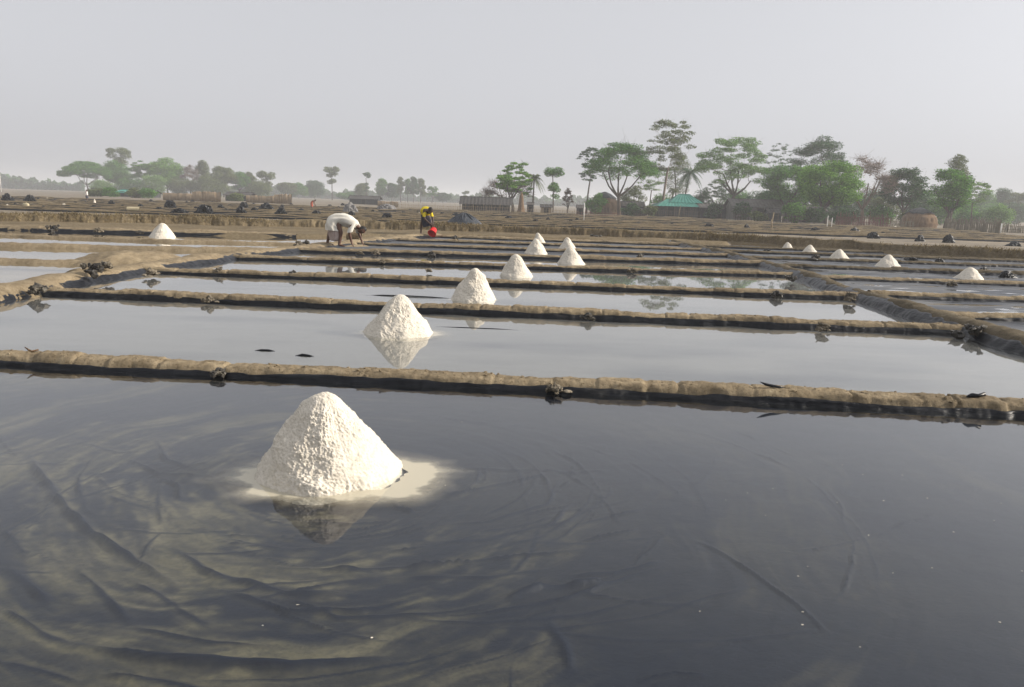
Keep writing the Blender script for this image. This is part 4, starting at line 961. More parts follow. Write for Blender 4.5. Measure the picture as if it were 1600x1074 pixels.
# ------------------------------------------------------------------ trees
def tree_parts(seed, H, W, style, leaf_n=1.0, lsz=.30):
    rng = np.random.default_rng(seed); cl = []
    if style == 'umbrella':
        fork, n = .26, 62
        for k in range(n):
            a = k * 2.4 + rng.normal(0, .3); rr = math.sqrt((k + .5) / n) * rng.uniform(.88, 1.04)
            z = H * (.95 - .42 * rr ** 2.2) - rng.uniform(0, .10) * H; cl.append((rr * math.cos(a) * W * .46, rr * math.sin(a) * W * .46, z, W * rng.uniform(.055, .125), .45))
    elif style == 'layered':
        fork, n = .30, 60
        for k in range(n):
            a = k * 2.4 + rng.normal(0, .4); lv = rng.choice([.52, .62, .74, .86, .95], p=[.14, .22, .26, .24, .14])
            rmax = np.interp(lv, [.5, .65, .8, .97], [.42, .5, .46, .24]); rr = rmax * math.sqrt(rng.uniform(.05, 1))
            cl.append((rr * math.cos(a) * W, rr * math.sin(a) * W, H * (lv + rng.normal(0, .045)), W * rng.uniform(.05, .115), .42))
    elif style == 'round':
        fork, n = .24, 60
        for k in range(n):
            d = rng.normal(0, 1, 3); d /= np.linalg.norm(d); q = rng.uniform(.45, 1) ** .6
            cl.append((d[0] * q * W * .40, d[1] * q * W * .40, H * (.60 + .31 * d[2] * q), W * rng.uniform(.09, .15), .62))
    elif style == 'column':
        fork, n = .72, 22
        for k in range(n):
            f = (k + .5) / n; z = H * (.36 + .62 * f); rr = W * .36 * math.sin(min(1, (1.08 - f) * 1.5) * math.pi / 2) * math.sqrt(rng.uniform(.1, 1)); a = rng.uniform(0, 6.28)
            cl.append((rr * math.cos(a), rr * math.sin(a), z, W * rng.uniform(.13, .24), .9))
    elif style == 'tall':
        fork, n = .50, 62
        for k in range(n):
            a = k * 2.4; f = rng.uniform(.5, 1) ; rmax = np.interp(f, [.5, .7, .85, 1], [.22, .42, .5, .25]); rr = rmax * math.sqrt(rng.uniform(.03, 1))
            cl.append((rr * math.cos(a) * W + W * .06 * f, rr * math.sin(a) * W, H * f * .97, W * rng.uniform(.055, .10), .42))
    elif style == 'tuft':
        fork, n = .80, 13
        for k in range(n):
            f = k / n; top = k < 8
            z = H * (rng.uniform(.82, .97) if top else rng.uniform(.35, .8)); rr = W * (.3 if top else .12); a = rng.uniform(0, 6.28)
            cl.append((rr * math.cos(a) - W * .12 * (z / H - .6), rr * math.sin(a), z, W * rng.uniform(.13, .22), .7))
    elif style == 'bare':
        fork, n = .22, 46
        for k in range(n):
            a = k * 2.4 + rng.normal(0, .3); rr = math.sqrt((k + .5) / n); z = H * (.93 - .40 * rr ** 2) - rng.uniform(0, .22) * H
            cl.append((rr * math.cos(a) * W * .44, rr * math.sin(a) * W * .44, z, W * rng.uniform(.07, .11), .7))
    elif style == 'bush':
        fork, n = .08, 22
        for k in range(n):
            d = rng.normal(0, 1, 3); d /= np.linalg.norm(d); q = rng.uniform(.4, 1) ** .5
            cl.append((d[0] * q * W * .38, d[1] * q * W * .38, H * (.5 + .42 * d[2] * q), W * rng.uniform(.12, .2), .8))
    tb = MB(); r0 = max(.05, H * (.025 if style in ('umbrella', 'layered', 'round', 'bare') else .013))
    bend = rng.normal(0, .03, 2) * H; nodes = []
    fz = H * fork; kk = 6
    tp = [(bend[0] * (i / kk) ** 2, bend[1] * (i / kk) ** 2, -.15 + (fz + .15) * i / kk) for i in range(kk + 1)]
    tb.tube(tp, np.linspace(r0 * 1.15, r0 * .75, kk + 1) + np.r_[r0 * .18, np.zeros(kk)], 8, False)
    for i, p_ in enumerate(tp[2:]): nodes.append((np.array(p_), r0 * .72, 0))
    if style in ('umbrella', 'layered', 'round', 'bare'):
        for k in range(5):
            a = k * 1.2566 + rng.uniform(-.4, .4); q_ = rng.uniform(.14, .26); A = np.array(tp[-1]); E_ = np.array([math.cos(a) * W * q_, math.sin(a) * W * q_, H * rng.uniform(.46, .62)])
            pm = A + (E_ - A) * .5 + np.array([math.cos(a), math.sin(a), 0]) * W * .035; pq = A + (E_ - A) * .25 + np.array([math.cos(a), math.sin(a), 0]) * W * .03
            tb.tube([A - np.array([0, 0, .2]), pq, pm, E_], [r0 * .62, r0 * .52, r0 * .42, r0 * .30], 6, False)
            nodes += [(pm, r0 * .40, 0), (E_, r0 * .30, 1)]
    cl.sort(key=lambda c: math.hypot(c[0], c[1]) + max(0, c[2] - fz) * .7)
    for c in cl:
        P = np.array(c[:3]); best, bc = None, 1e9
        for q in nodes:
            d = np.linalg.norm(P - q[0]); cost = d + (2.2 * max(0, q[0][2] - P[2] + .15 * d)) + .10 * H * (q[2] > 4)
            if cost < bc: bc, best = cost, q
        A, ra, dep = best; d = np.linalg.norm(P - A); rb = max(.016, min(ra * .68, .012 + .035 * d))
        side = rng.normal(0, .09, 3) * d; mid1 = A + (P - A) * .35 + side * .8 + np.array([0, 0, .06 * d * (1 if style != 'column' else .4)]); mid2 = A + (P - A) * .7 + side * .6 + np.array([0, 0, .04 * d])
        tb.tube([A, mid1, mid2, P], [rb, rb * .75, rb * .5, max(.012, rb * .28)], 5, False)
        nodes.append((mid1, rb * .8, dep + 1)); nodes.append((mid2, rb * .6, dep + 1)); nodes.append((P, rb * .4, dep + 2))
        tw = 26 if style == 'bare' else 4
        for _ in range(tw):
            dv = rng.normal(0, 1, 3); dv[2] = abs(dv[2]) * .7 + .1; dv /= np.linalg.norm(dv); S = P if rng.random() < .5 else mid2; L = c[3] * rng.uniform(.8, 1.8)
            e1 = S + dv * L * .5 + rng.normal(0, .06, 3) * L; e2 = S + dv * L + rng.normal(0, .14, 3) * L
            tb.tube([S, e1, e2], [.022, .016, .009] if style == 'bare' else [.018, .012, .006], 3, False)
    # leaves
    L = []
    for c in cl:
        R, fl = c[3], c[4]; n = int(leaf_n * 125 * (R / .6) ** 1.7 * (fl / .4) ** .6) + 6
        d = rng.normal(0, 1, (n, 3)); d /= np.linalg.norm(d, axis=1)[:, None]; q = rng.uniform(.15, 1, n) ** .45
        lump = 1 + .35 * fbm3(d[:, 0] * 1.5 + c[0], d[:, 1] * 1.5 + c[1], d[:, 2] * 1.5, seed, 2)
        L.append(np.array(c[:3]) + d * (q * lump)[:, None] * np.array([R * 1.25, R * 1.25, R * fl]))
    C = np.concatenate(L); n = len(C)
    a = rng.normal(0, 1, (n, 3)); a[:, 2] *= .45; a /= np.linalg.norm(a, axis=1)[:, None]; b_ = np.cross(a, rng.normal(0, 1, (n, 3)) * np.array([.5, .5, 1])); b_ /= np.linalg.norm(b_, axis=1)[:, None] + 1e-9
    s = lsz * rng.uniform(.55, 1.2, n)[:, None]
    V = np.stack([C - a * s * .5, C + b_ * s * .26, C + a * s * .5, C - b_ * s * .26], 1).reshape(-1, 3)
    return tb, V, np.arange(4 * n).reshape(-1, 4)
def tree(label, px, py, top, wpx, style, leaf_m, bark='bark', seed=1, leaf_n=1.0, group='trees of the village', y=None, lsz=None, name=None, cat='tree', rz=0):
    gx_, gy_ = G(px, py, 0.0)
    if y is not None: gy_ = y; gx_ = XY(px, y)
    hor = 291 + .032 * px
    H = (hor - top) * gy_ / F_PX + CAM_H; W = wpx * gy_ / F_PX
    if y is None: H = (py - top) * gy_ / F_PX
    if lsz is None: lsz = .28 * max(1.0, gy_ / 190)
    tb, V, F = tree_parts(seed, H, W, style, leaf_n * (130 / max(100, gy_)) ** .5 * (1 if gy_ < 150 else .8), lsz)
    o = thing(name or {'bush': 'bush', 'bare': 'bare_tree', 'column': 'slender_tree', 'tuft': 'slender_tree'}.get(style, 'broadleaf_tree'), label, cat, (gx_, gy_, 0), rz, group)
    tb.build('trunk', M[bark], o, True); mk('crown', V, F, M[leaf_m], o, False)
    return o
def palm(label, px, py, top, rpx, lean=0.0, seed=1, leaf_m='leaf_dark', n=22, group='palms of the village', bark='bark'):
    x, y = G(px, py, 0); H = (py - top) * y / F_PX; R = rpx * y / F_PX; rng = np.random.default_rng(seed)
    o = thing('palm_tree', label, 'palm tree', (x, y, 0), 0, group); b = MB(); hz = H - R * .45
    tp = [(lean * (u ** 1.6) * H, 0, -.1 + (hz + .1) * u) for u in np.linspace(0, 1, 9)]
    b.tube(tp, np.linspace(.17, .10, 9) * (1 + .0 * H), 8); b.build('trunk', M[bark], o, True)
    top_ = np.array(tp[-1]); V = []; Q = []; c = 0
    for k in range(n):
        a = k * 2.4 + rng.normal(0, .2); el = rng.uniform(-.55, 1.25); L = R * rng.uniform(.95, 1.25)
        dirh = np.array([math.cos(a), math.sin(a), 0]); m = 15; u = np.linspace(0, 1, m)
        # a frond that arches out and droops
        hx = L * (u * math.cos(el * .8)); hz_ = L * (u * math.sin(el) - (.55 + .35 * math.cos(el)) * u ** 2.2)
        P = top_ + dirh * hx[:, None] + np.array([0, 0, 1]) * hz_[:, None]; sd = np.array([-math.sin(a), math.cos(a), 0])
        for i in range(1, m):
            ll = L * .30 * math.sin(math.pi * min(1, .18 + u[i] * .82)) + .05
            for sg in (-1, 1):
                tip = P[i] + sd * sg * ll * .75 + dirh * ll * .35 + np.array([0, 0, -ll * .55 + rng.normal(0, .03)]); wv = (P[i] - P[i - 1]) * .55
                V += [P[i] - wv, P[i] + wv * .3, tip]; Q.append([c, c + 1, c + 2]); c += 3
        V += [P[i_] + np.array([0, 0, .02]) * s_ for i_ in (0, 7, 14) for s_ in (-1, 1)]; Q += [[c, c + 2, c + 3], [c, c + 3, c + 1], [c + 2, c + 4, c + 5], [c + 2, c + 5, c + 3]]; c += 6
    mk('crown', np.array(V), np.array(Q), M[leaf_m], o, False)
    return o
GR = 'trees of the village'
tree('green topped tree with a bare limb reaching left above the thatched shed', 802, 332, 261, 56, 'layered', 'leaf_bright', seed=2, leaf_n=1.5)
tree('leafless spreading limb tree right behind the thatched shed', 790, 331, 274, 84, 'bare', 'leaf_dry', seed=5, leaf_n=.12)
palm('date palm with drooping fronds right of the thatched shed', 832, 331, 273, 16, .02, 3, 'leaf_olive', 30)
tree('small round topped tree on a thin pole trunk beside the date palm', 864, 332, 264, 36, 'tuft', 'leaf_green', seed=8, leaf_n=1.4)
tree('small dead forked tree standing alone on the field edge', 886, 335, 292, 18, 'bare', 'leaf_dry', seed=11, leaf_n=.05)
tree('thin dark layered tree left of the large spreading one', 916, 334, 231, 44, 'tall', 'leaf_dark', seed=14, leaf_n=.8)
tree('large spreading green tree with forked dark trunk in front of a haystack', 967, 337, 223, 122, 'umbrella', 'leaf_green', seed=17, leaf_n=.8)
tree('tallest tree of the village, sparse olive crown on a pale trunk', 1034, 339, 193, 88, 'tall', 'leaf_olive', 'bark_pale', 21, .75)
tree('thin many stemmed sparse tree left of the tallest one', 1014, 336, 262, 50, 'tall', 'leaf_pale', seed=24, leaf_n=.4)
tree('shaggy olive tree right behind the tallest one', 1055, 336, 240, 40, 'column', 'leaf_olive', seed=27, leaf_n=.9)
palm('dark coconut palm in front of the green roof', 1066, 338, 262, 21, .10, 7, 'leaf_dark', 22)
palm('leaning young palm beside the green roof at its left', 1046, 338, 292, 13, .10, 9, 'leaf_olive', 18)
tree('layered pale green tree right of the green roofed house', 1138, 341, 222, 112, 'layered', 'leaf_pale', seed=31, leaf_n=.95)
tree('dark low tree between the green roof and the layered tree', 1118, 339, 284, 50, 'layered', 'leaf_dark', seed=35, leaf_n=.7)
tree('thin tall tree behind, left of the dark domed crown', 1208, 344, 226, 46, 'tall', 'leaf_dark', seed=38, leaf_n=.5, y=150)
tree('dark domed tree rising behind the bright green one', 1272, 344, 214, 98, 'umbrella', 'leaf_dark', seed=41, leaf_n=.8, y=140)
tree('dense mid green tree beside the grey tin house', 1228, 346, 252, 88, 'round', 'leaf_green', seed=44, leaf_n=.75)
tree('broad bright green tree with several trunks, left of the leafless one', 1290, 350, 250, 108, 'round', 'leaf_bright', seed=47, leaf_n=.75)
tree('leafless pinkish tree with a wide twiggy crown above the red fence', 1345, 351, 238, 104, 'bare', 'leaf_dry', 'bark_pale', seed=50, leaf_n=.06)
tree('dark green dense tree left of the right haystack', 1408, 353, 256, 72, 'round', 'leaf_dark', seed=53, leaf_n=.8)
tree('bright green tree standing over the right haystack', 1476, 357, 258, 74, 'round', 'leaf_green', seed=56, leaf_n=.7)
tree('grey green tree top rising behind the bright one over the haystack', 1486, 356, 246, 44, 'column', 'leaf_olive', seed=59, leaf_n=.8, y=120)
tree('sparse small tree right of the right haystack', 1518, 357, 284, 46, 'tall', 'leaf_pale', seed=62, leaf_n=.6, y=125)
for k, (px, top, wp, st, lm, lab) in enumerate([(990, 288, 44, 'bush', 'leaf_olive', 'olive bush between the haystack and the tallest tree'), (930, 300, 36, 'bush', 'leaf_green', 'green bush behind the left haystack'),
                                  (1100, 300, 44, 'bush', 'leaf_dark', 'dark bush behind the green roof'), (1190, 300, 66, 'bush', 'leaf_dark', 'dark bush behind the grey tin house'),
                                  (1262, 300, 60, 'bush', 'leaf_dark', 'dark bush under the dense mid green tree'), (1330, 306, 60, 'bush', 'leaf_dark', 'dark bush behind the red fence, left part'),
                                  (1380, 306, 56, 'bush', 'leaf_olive', 'olive bush behind the red fence, right part'), (1432, 300, 56, 'bush', 'leaf_dark', 'dark bush behind the right haystack'),
                                  (1510, 318, 44, 'bush', 'leaf_green', 'green bush behind the reed fence, left part'), (1300, 306, 44, 'bush', 'leaf_dark', 'dark bush behind the trunks of the broad bright green tree'), (1472, 308, 44, 'bush', 'leaf_green', 'green bush right behind the right haystack'), (1555, 320, 50, 'bush', 'leaf_pale', 'pale bush behind the reed fence, right part')]):
    tree(lab, px, 340, top, wp, st, lm, seed=70 + 3 * k, leaf_n=.8, group='bushes of the village', y=128 + 5 * (k % 3), cat='bush')
for k, (px, py, top, wp, lm, lab) in enumerate([(1112, 342, 318, 34, 'leaf_dark', 'dark shrub before the boarded shed right of the green roof'), (1158, 344, 312, 30, 'leaf_dark', 'dark shrub before the left corner of the grey tin house'),
                                  (1182, 347, 332, 30, 'leaf_olive', 'low olive shrub before the middle of the grey tin house'), (1240, 349, 318, 40, 'leaf_green', 'green shrub before the low grey house, left side'),
                                  (1272, 350, 324, 36, 'leaf_dark', 'dark shrub before the low grey house, right side'), (1015, 340, 322, 26, 'leaf_olive', 'olive shrub at the left end of the green roofed house'),
                                  (985, 339, 318, 30, 'leaf_dark', 'dark shrub at the foot of the large spreading tree'), (1318, 352, 326, 40, 'leaf_dark', 'dark shrub left of the leafless tree trunk'),
                                  (1375, 352, 322, 40, 'leaf_green', 'green shrub right of the leafless tree trunk'), (1416, 354, 330, 28, 'leaf_olive', 'olive shrub at the left foot of the right haystack')]):
    tree(lab, px, py, top, wp, 'bush', lm, seed=400 + 3 * k, leaf_n=.8, group='shrubs before the village houses', cat='bush')
for k, (px, top, wp, lm, lab) in enumerate([(1035, 304, 46, 'leaf_green', 'green hedge bush behind the green roofed house, left'), (1085, 306, 50, 'leaf_olive', 'olive hedge bush behind the green roofed house, right'), (1150, 298, 60, 'leaf_green', 'green hedge bush behind the layered pale tree'),
                                  (1215, 292, 66, 'leaf_dark', 'dark hedge bush behind the corner of the tin house'), (1318, 296, 70, 'leaf_green', 'green hedge bush left of the leafless tree'), (1362, 298, 66, 'leaf_dark', 'dark hedge bush right of the leafless tree'),
                                  (1440, 294, 66, 'leaf_green', 'green hedge bush between the two right trees'), (1500, 306, 60, 'leaf_dark', 'dark hedge bush right of the right haystack')]):
    tree(lab, px, 340, top, wp, 'bush', lm, seed=470 + 3 * k, leaf_n=.8, group='hedge bushes behind the village', y=146 + 4 * (k % 3), cat='bush')
for k, (px, top, wp, lm, lab) in enumerate([(152, 296, 30, 'leaf_olive', 'low olive bush before the house under the umbrella tree'), (172, 293, 26, 'leaf_green', 'low green bush at the left end of the blue green roof'), (212, 294, 30, 'leaf_olive', 'low olive bush at the right end of the blue green roof'),
                                  (232, 296, 30, 'leaf_green', 'low green bush before the dark house right of the blue green roof'), (368, 302, 30, 'leaf_olive', 'low olive bush in the gap of the tan wall')]):
    tree(lab, px, 340, top, wp, 'bush', lm, seed=510 + 3 * k, leaf_n=.9, group='low bushes before the left grove', y=158, cat='bush')
# left hand grove, farther off
GL = 'trees of the left grove'
for k, (px, top, wp, st, lm, y, lab, ln) in enumerate([
        (138, 254, 78, 'umbrella', 'leaf_green', 290, 'flat topped umbrella tree at the left end of the left grove', 1.6),
        (190, 235, 38, 'tuft', 'leaf_olive', 305, 'tall two tufted tree rising out of the left grove', 1.3), (182, 258, 44, 'column', 'leaf_green', 300, 'rounded tree under the two tufted one', 1.2),
        (226, 258, 48, 'layered', 'leaf_green', 295, 'layered green tree right of the two tufted one', 1.6), (262, 246, 54, 'round', 'leaf_bright', 295, 'tallest dense olive green tree of the left grove', 1.0),
        (298, 255, 36, 'bare', 'leaf_dry', 295, 'whitish leafless tree in the left grove', .5), (318, 255, 26, 'column', 'leaf_olive', 300, 'conical grey green tree right of the whitish one', 1.2),
        (350, 259, 46, 'round', 'leaf_olive', 295, 'round dusty tree above the tan wall', 1.0), (374, 266, 34, 'round', 'leaf_green', 300, 'green tree right of the round dusty one', 1.0),
        (390, 272, 24, 'column', 'leaf_olive', 305, 'narrow tree near the right end of the left grove', 1.2), (418, 271, 30, 'tuft', 'leaf_olive', 310, 'pom pom topped tree at the right end of the left grove', 1.2),
        (242, 272, 50, 'bush', 'leaf_pale', 285, 'pale bush in front of the left grove', .9), (330, 280, 60, 'bush', 'leaf_olive', 290, 'dusty bush above the middle of the tan wall', .9), (285, 278, 50, 'bush', 'leaf_olive', 290, 'olive bush below the whitish leafless tree', .9),
        (400, 286, 50, 'bush', 'leaf_olive', 300, 'olive bush above the right part of the tan wall', .9), (160, 282, 40, 'bush', 'leaf_pale', 285, 'pale bush beneath the umbrella tree', .8), (205, 278, 46, 'bush', 'leaf_green', 290, 'green bush beside the blue green roof', .9)]):
    tree(lab, px, 0, top, wp, st, lm, seed=120 + 3 * k, leaf_n=ln, group=GL if st != 'bush' else 'bushes of the left grove', y=y, cat='bush' if st == 'bush' else 'tree')
# hazy scattered trees of the middle distance
for k, (px, top, wp, st, y, lab) in enumerate([
        (448, 284, 34, 'round', 370, 'hazy round tree just right of the left grove'), (466, 290, 26, 'column', 380, 'hazy narrow tree left of the broad hazy one'), (492, 286, 30, 'column', 390, 'hazy broad tree left of the leaning tall one'),
        (519, 262, 26, 'tuft', 340, 'tall leaning tree with a ragged tuft standing alone'), (545, 302, 40, 'round', 370, 'low hazy tree right of the leaning tall one'), (573, 271, 14, 'tuft', 340, 'thin tall tree with a small tuft left of centre'),
        (566, 290, 24, 'column', 350, 'hazy tree beside the thin tall tufted one'), (597, 283, 22, 'column', 370, 'pointed hazy tree left of the four slim ones'), (612, 290, 26, 'column', 370, 'bushy hazy tree left of the four slim ones'),
        (626, 278, 15, 'column', 350, 'first of four slim hazy trees in a row'), (637, 281, 13, 'column', 355, 'second of four slim hazy trees in a row'), (646, 279, 17, 'column', 350, 'third of four slim hazy trees in a row'), (657, 282, 18, 'column', 355, 'fourth of four slim hazy trees in a row'),
        (675, 293, 20, 'layered', 360, 'hazy palm like tree right of the four slim ones'), (692, 302, 28, 'round', 380, 'low hazy tree behind the yellow shirted worker'), (727, 299, 12, 'tuft', 390, 'small hazy tree left of the thatched shed'),
        (1536, 302, 34, 'column', 210, 'bluish hazy tree beyond the reed fence, left one'), (1562, 300, 36, 'column', 220, 'bluish hazy tree beyond the reed fence, middle one'), (1590, 296, 40, 'round', 215, 'bluish hazy tree at the right edge of the picture'), (1548, 318, 50, 'bush', 200, 'hazy bush beyond the reed fence'), (1586, 318, 50, 'bush', 200, 'hazy bush at the right edge of the picture')]):
    tree(lab, px, 0, top, wp, st, ['leaf_olive', 'leaf_green', 'leaf_dark'][k % 3], seed=220 + 3 * k, leaf_n=1.5, group='hazy trees in the distance' if st != 'bush' else 'hazy bushes at the right', y=y, cat='bush' if st == 'bush' else 'tree')
# far wood that reads as one mass
def treeline(label, y, pa, pb, top_px, seed, n):
    rng = np.random.default_rng(seed); px = rng.uniform(pa, pb, n)
    tops = np.interp(px, *zip(*top_px)) + 5 * fbm2(px * .06, 0 * px, seed, 3) + 4 * noise2(px * .22, 0 * px, seed + 3)
    yy = y + rng.uniform(-18, 18, n); hor = 291 + .032 * px
    H = np.maximum(1.0, (hor - tops) * yy / F_PX + CAM_H)
    x = np.array([XY(a, b_) for a, b_ in zip(px, yy)]); z = H * rng.uniform(.02, 1, n) ** .8
    C = np.stack([x, yy, z], 1); a = rng.normal(0, 1, (n, 3)); a /= np.linalg.norm(a, axis=1)[:, None]; b_ = np.cross(a, rng.normal(0, 1, (n, 3))); b_ /= np.linalg.norm(b_, axis=1)[:, None]
    s = y / 400 * rng.uniform(.6, 1.6, n)[:, None]
    V = np.stack([C - a * s, C + b_ * s * .6, C + a * s, C - b_ * s * .6], 1).reshape(-1, 3)
    tag(mk('treeline', V, np.arange(4 * n).reshape(-1, 4), M['leaf_dark'], None, False, kind='stuff'), label, 'treeline')
treeline('faint wooded skyline at the far left', 520, -60, 130, [(-60, 272), (0, 276), (30, 279), (70, 284), (130, 290)], 5, 9000)
treeline('faint wooded skyline behind the middle of the field', 560, 330, 960, [(330, 292), (430, 294), (520, 300), (600, 302), (700, 308), (800, 309), (960, 314)], 6, 18000)
treeline('faint wooded skyline at the far right', 430, 1470, 1680, [(1470, 322), (1540, 316), (1600, 308), (1680, 308)], 7, 10000)

# ------------------------------------------------------------------ village buildings, fences, haystacks
def corr(b, p0, p1, p2, p3, n, amp):
    """corrugated sheet between eave p0-p1 and top p3-p2"""
    p0, p1, p2, p3 = [np.array(p, float) for p in (p0, p1, p2, p3)]; u = np.linspace(0, 1, 2 * n + 1)[:, None]
    nr = np.cross(p1 - p0, p3 - p0); nr /= np.linalg.norm(nr); w_ = (amp * (np.arange(2 * n + 1) % 2))[:, None] * nr
    A = p0 + (p1 - p0) * u + w_; B = p3 + (p2 - p3) * u + w_; th = -nr * .03
    V = np.concatenate([A, B, A + th, B + th]); k = 2 * n + 1; i = np.arange(k - 1)
    Q = [np.stack([i, i + 1, i + 1 + k, i + k], 1), np.stack([i + 2 * k, i + 3 * k, i + 1 + 3 * k, i + 1 + 2 * k], 1), np.stack([i, i + 2 * k, i + 1 + 2 * k, i + 1], 1), np.stack([i + k, i + k + 1, i + 1 + 3 * k, i + 3 * k], 1)]
    b.add(V, np.concatenate(Q))
def gable(name, label, px0, px1, y, wall_h, roof_h, depth, wall_m, roof_m, over=.35, z=0.0, openings=(), posts=0, group=None, cat='house', hip=0.0):
    x0, x1 = XY(px0, y), XY(px1, y); W = x1 - x0; o = thing(name, label, cat, ((x0 + x1) / 2, y + depth / 2, z), 0, group); d = depth / 2
    b = MB(); n = max(6, int(W / .5)); u = np.linspace(-W / 2, W / 2, n + 1)      # wall with plank / sheet joints
    for i in range(n): b.box(((u[i] + u[i + 1]) / 2, -d + .03 + .012 * (i % 2), wall_h / 2), ((u[1] - u[0]) * .985, .06, wall_h))
    b.box((0, d, wall_h / 2), (W, .06, wall_h)); b.box((-W / 2 + .03, 0.03, wall_h / 2), (.06, depth - .16, wall_h)); b.box((W / 2 - .03, 0.03, wall_h / 2), (.06, depth - .16, wall_h))
    if not hip:
        for sx in (-1, 1): b.add([(sx * (W / 2 - .03), -d, wall_h), (sx * (W / 2 - .03), d, wall_h), (sx * (W / 2 - .03), 0, wall_h + roof_h * .95)], None, [[0, 1, 2]])
    b.build('wall', M[wall_m], o)
    r = MB(); e = over; R = W / 2 + e; t_ = R - hip; nn = max(5, int(W / .45))
    drop = roof_h * e / d
    corr(r, (-R, -d - e, wall_h - drop), (R, -d - e, wall_h - drop), (t_, 0, wall_h + roof_h), (-t_, 0, wall_h + roof_h), nn, .05)
    corr(r, (R, d + e, wall_h - drop), (-R, d + e, wall_h - drop), (-t_, 0, wall_h + roof_h), (t_, 0, wall_h + roof_h), nn, .05)
    if hip:
        for sx in (-1, 1): corr(r, (sx * R, sx * (-d - e), wall_h - drop), (sx * R, sx * (d + e), wall_h - drop), (sx * t_, sx * .02, wall_h + roof_h), (sx * t_, -sx * .02, wall_h + roof_h), 5, .04)
    ro = r.build('roof', M[roof_m], o); q = MB(); q.tube([(-t_, 0, wall_h + roof_h + .04), (0, 0, wall_h + roof_h + .03), (t_, 0, wall_h + roof_h + .04)], .07, 6); q.build('ridge_cap', M[roof_m], ro)
    for k, (f, wd, hb, ht, nm) in enumerate(openings):
        q = MB(); q.box((-W / 2 + f * W, -d - .02, (hb + ht) / 2), (wd, .05, ht - hb)); wo = q.build(nm, M['opening'], o)
        q = MB(); cx_ = -W / 2 + f * W
        q.box((cx_ - wd / 2 - .04, -d - .04, (hb + ht) / 2), (.08, .10, ht - hb + .1)); q.box((cx_ + wd / 2 + .04, -d - .04, (hb + ht) / 2), (.08, .10, ht - hb + .1)); q.box((cx_, -d - .04, ht + .04), (wd, .09, .08)); q.build('frame', M['bark'], wo)
    for k in range(posts):
        q = MB(); px_ = -R + .15 + (2 * R - .3) * k / max(1, posts - 1); q.tube([(px_, -d - e + .1, -.1), (px_, -d - e + .1, wall_h - drop)], .05, 6); q.build('post', M['bark'], o)
    return o
gable('thatched_shed', 'long low shed with dark thatched roof left of the straw wrapped tree', 722, 797, 112, 1.25, .85, 3.4, 'darkwall', 'thatch', .4, 0, ((.22, .8, .0, 1.05, 'door'),), 5, cat='shed')
pav = gable('pavilion', 'house with a two tiered turquoise green tin roof behind the palms', 1030, 1092, 122, 1.9, .9, 5.0, 'darkwall', 'green_roof', .6, 0, ((.3, 1.0, 0, 1.7, 'door'), (.7, .9, .7, 1.5, 'window')), 6, cat='house', hip=2.2)
lan = gable('roof_lantern', 'raised upper tier of the green roof', 1050, 1090, 123.6, 2.8, .8, 2.2, 'darkwall', 'green_roof', .7, 0, (), 0, cat='roof tier', hip=1.8)
for ch in list(lan.children):                      # the upper tier is part of the house
    ch.parent = pav; ch.location = lan.location - pav.location; ch.name = 'upper_' + ch.name.split('.')[0]
bpy.data.objects.remove(lan)
gable('long_shed', 'long dark boarded shed running right of the green roofed house', 1096, 1150, 121, 1.7, .5, 3.0, 'darkwall', 'tin_dark', .3, 0, ((.5, .8, 0, 1.4, 'door'),), 0, cat='shed')
gable('dark_shed', 'dark low shed behind the large spreading tree', 974, 1006, 124, 1.6, .6, 3.0, 'darkwall', 'thatch', .3, 0, ((.5, .7, 0, 1.2, 'door'),), 0, cat='shed')
gable('tin_house', 'grey tin walled house behind the layered pale green tree', 1146, 1222, 117, 2.1, 1.0, 4.5, 'tin', 'tin_dark', .4, 0, ((.25, .8, .8, 1.6, 'window'), (.55, .9, 0, 1.8, 'door'), (.82, .8, .8, 1.6, 'window')), 0, cat='house')
gable('tin_house', 'low grey house under the broad bright green tree', 1238, 1290, 112, 1.7, .7, 4.0, 'tin_dark', 'tin_dark', .4, 0, ((.4, .8, 0, 1.5, 'door'),), 3, cat='house')
gable('hut', 'small dark open hut at the corner of the grey tin house', 1202, 1222, 110, 1.3, .5, 1.8, 'darkwall', 'thatch', .25, 0, ((.5, .8, .1, 1.1, 'door'),), 2, cat='hut')
gable('hut', 'tiny dark hut beside the date palm', 824, 834, 108, 1.3, .25, 1.0, 'darkwall', 'tin_dark', .1, 0, ((.5, .4, 0, 1.0, 'door'),), 0, cat='hut')
gable('hut', 'tan ruined hut between the pole tree and the date palm', 846, 862, 112, 1.0, .3, 1.6, 'mudwall', 'thatch', .15, 0, ((.5, .5, 0, .8, 'door'),), 0, cat='hut')
gable('hut', 'tiny dark hut left of the left haystack', 902, 912, 112, 1.1, .3, 1.0, 'darkwall', 'tin_dark', .12, 0, ((.5, .4, 0, .9, 'door'),), 0, cat='hut')
gable('grove_house', 'house with a blue green roof under the left grove', 178, 204, 175, 1.0, .55, 4.0, 'darkwall', 'green_roof', .5, 0, ((.5, .9, 0, 1.1, 'door'),), 0, cat='house', hip=1.2)
gable('grove_house', 'dark thatched house under the umbrella tree', 138, 170, 178, 1.0, .6, 4.0, 'darkwall', 'thatch', .4, 0, ((.5, .9, 0, 1.1, 'door'),), 0, cat='house')
gable('grove_house', 'dark thatched house right of the blue green roof', 210, 238, 176, 1.0, .6, 4.0, 'darkwall', 'thatch', .4, 0, ((.5, .9, 0, 1.1, 'door'),), 0, cat='house')
gable('grove_house', 'dark long roof behind the gap in the tan wall', 352, 388, 160, 1.2, .6, 4.0, 'darkwall', 'thatch', .4, 0, ((.5, .9, 0, 1.1, 'door'),), 0, cat='house')
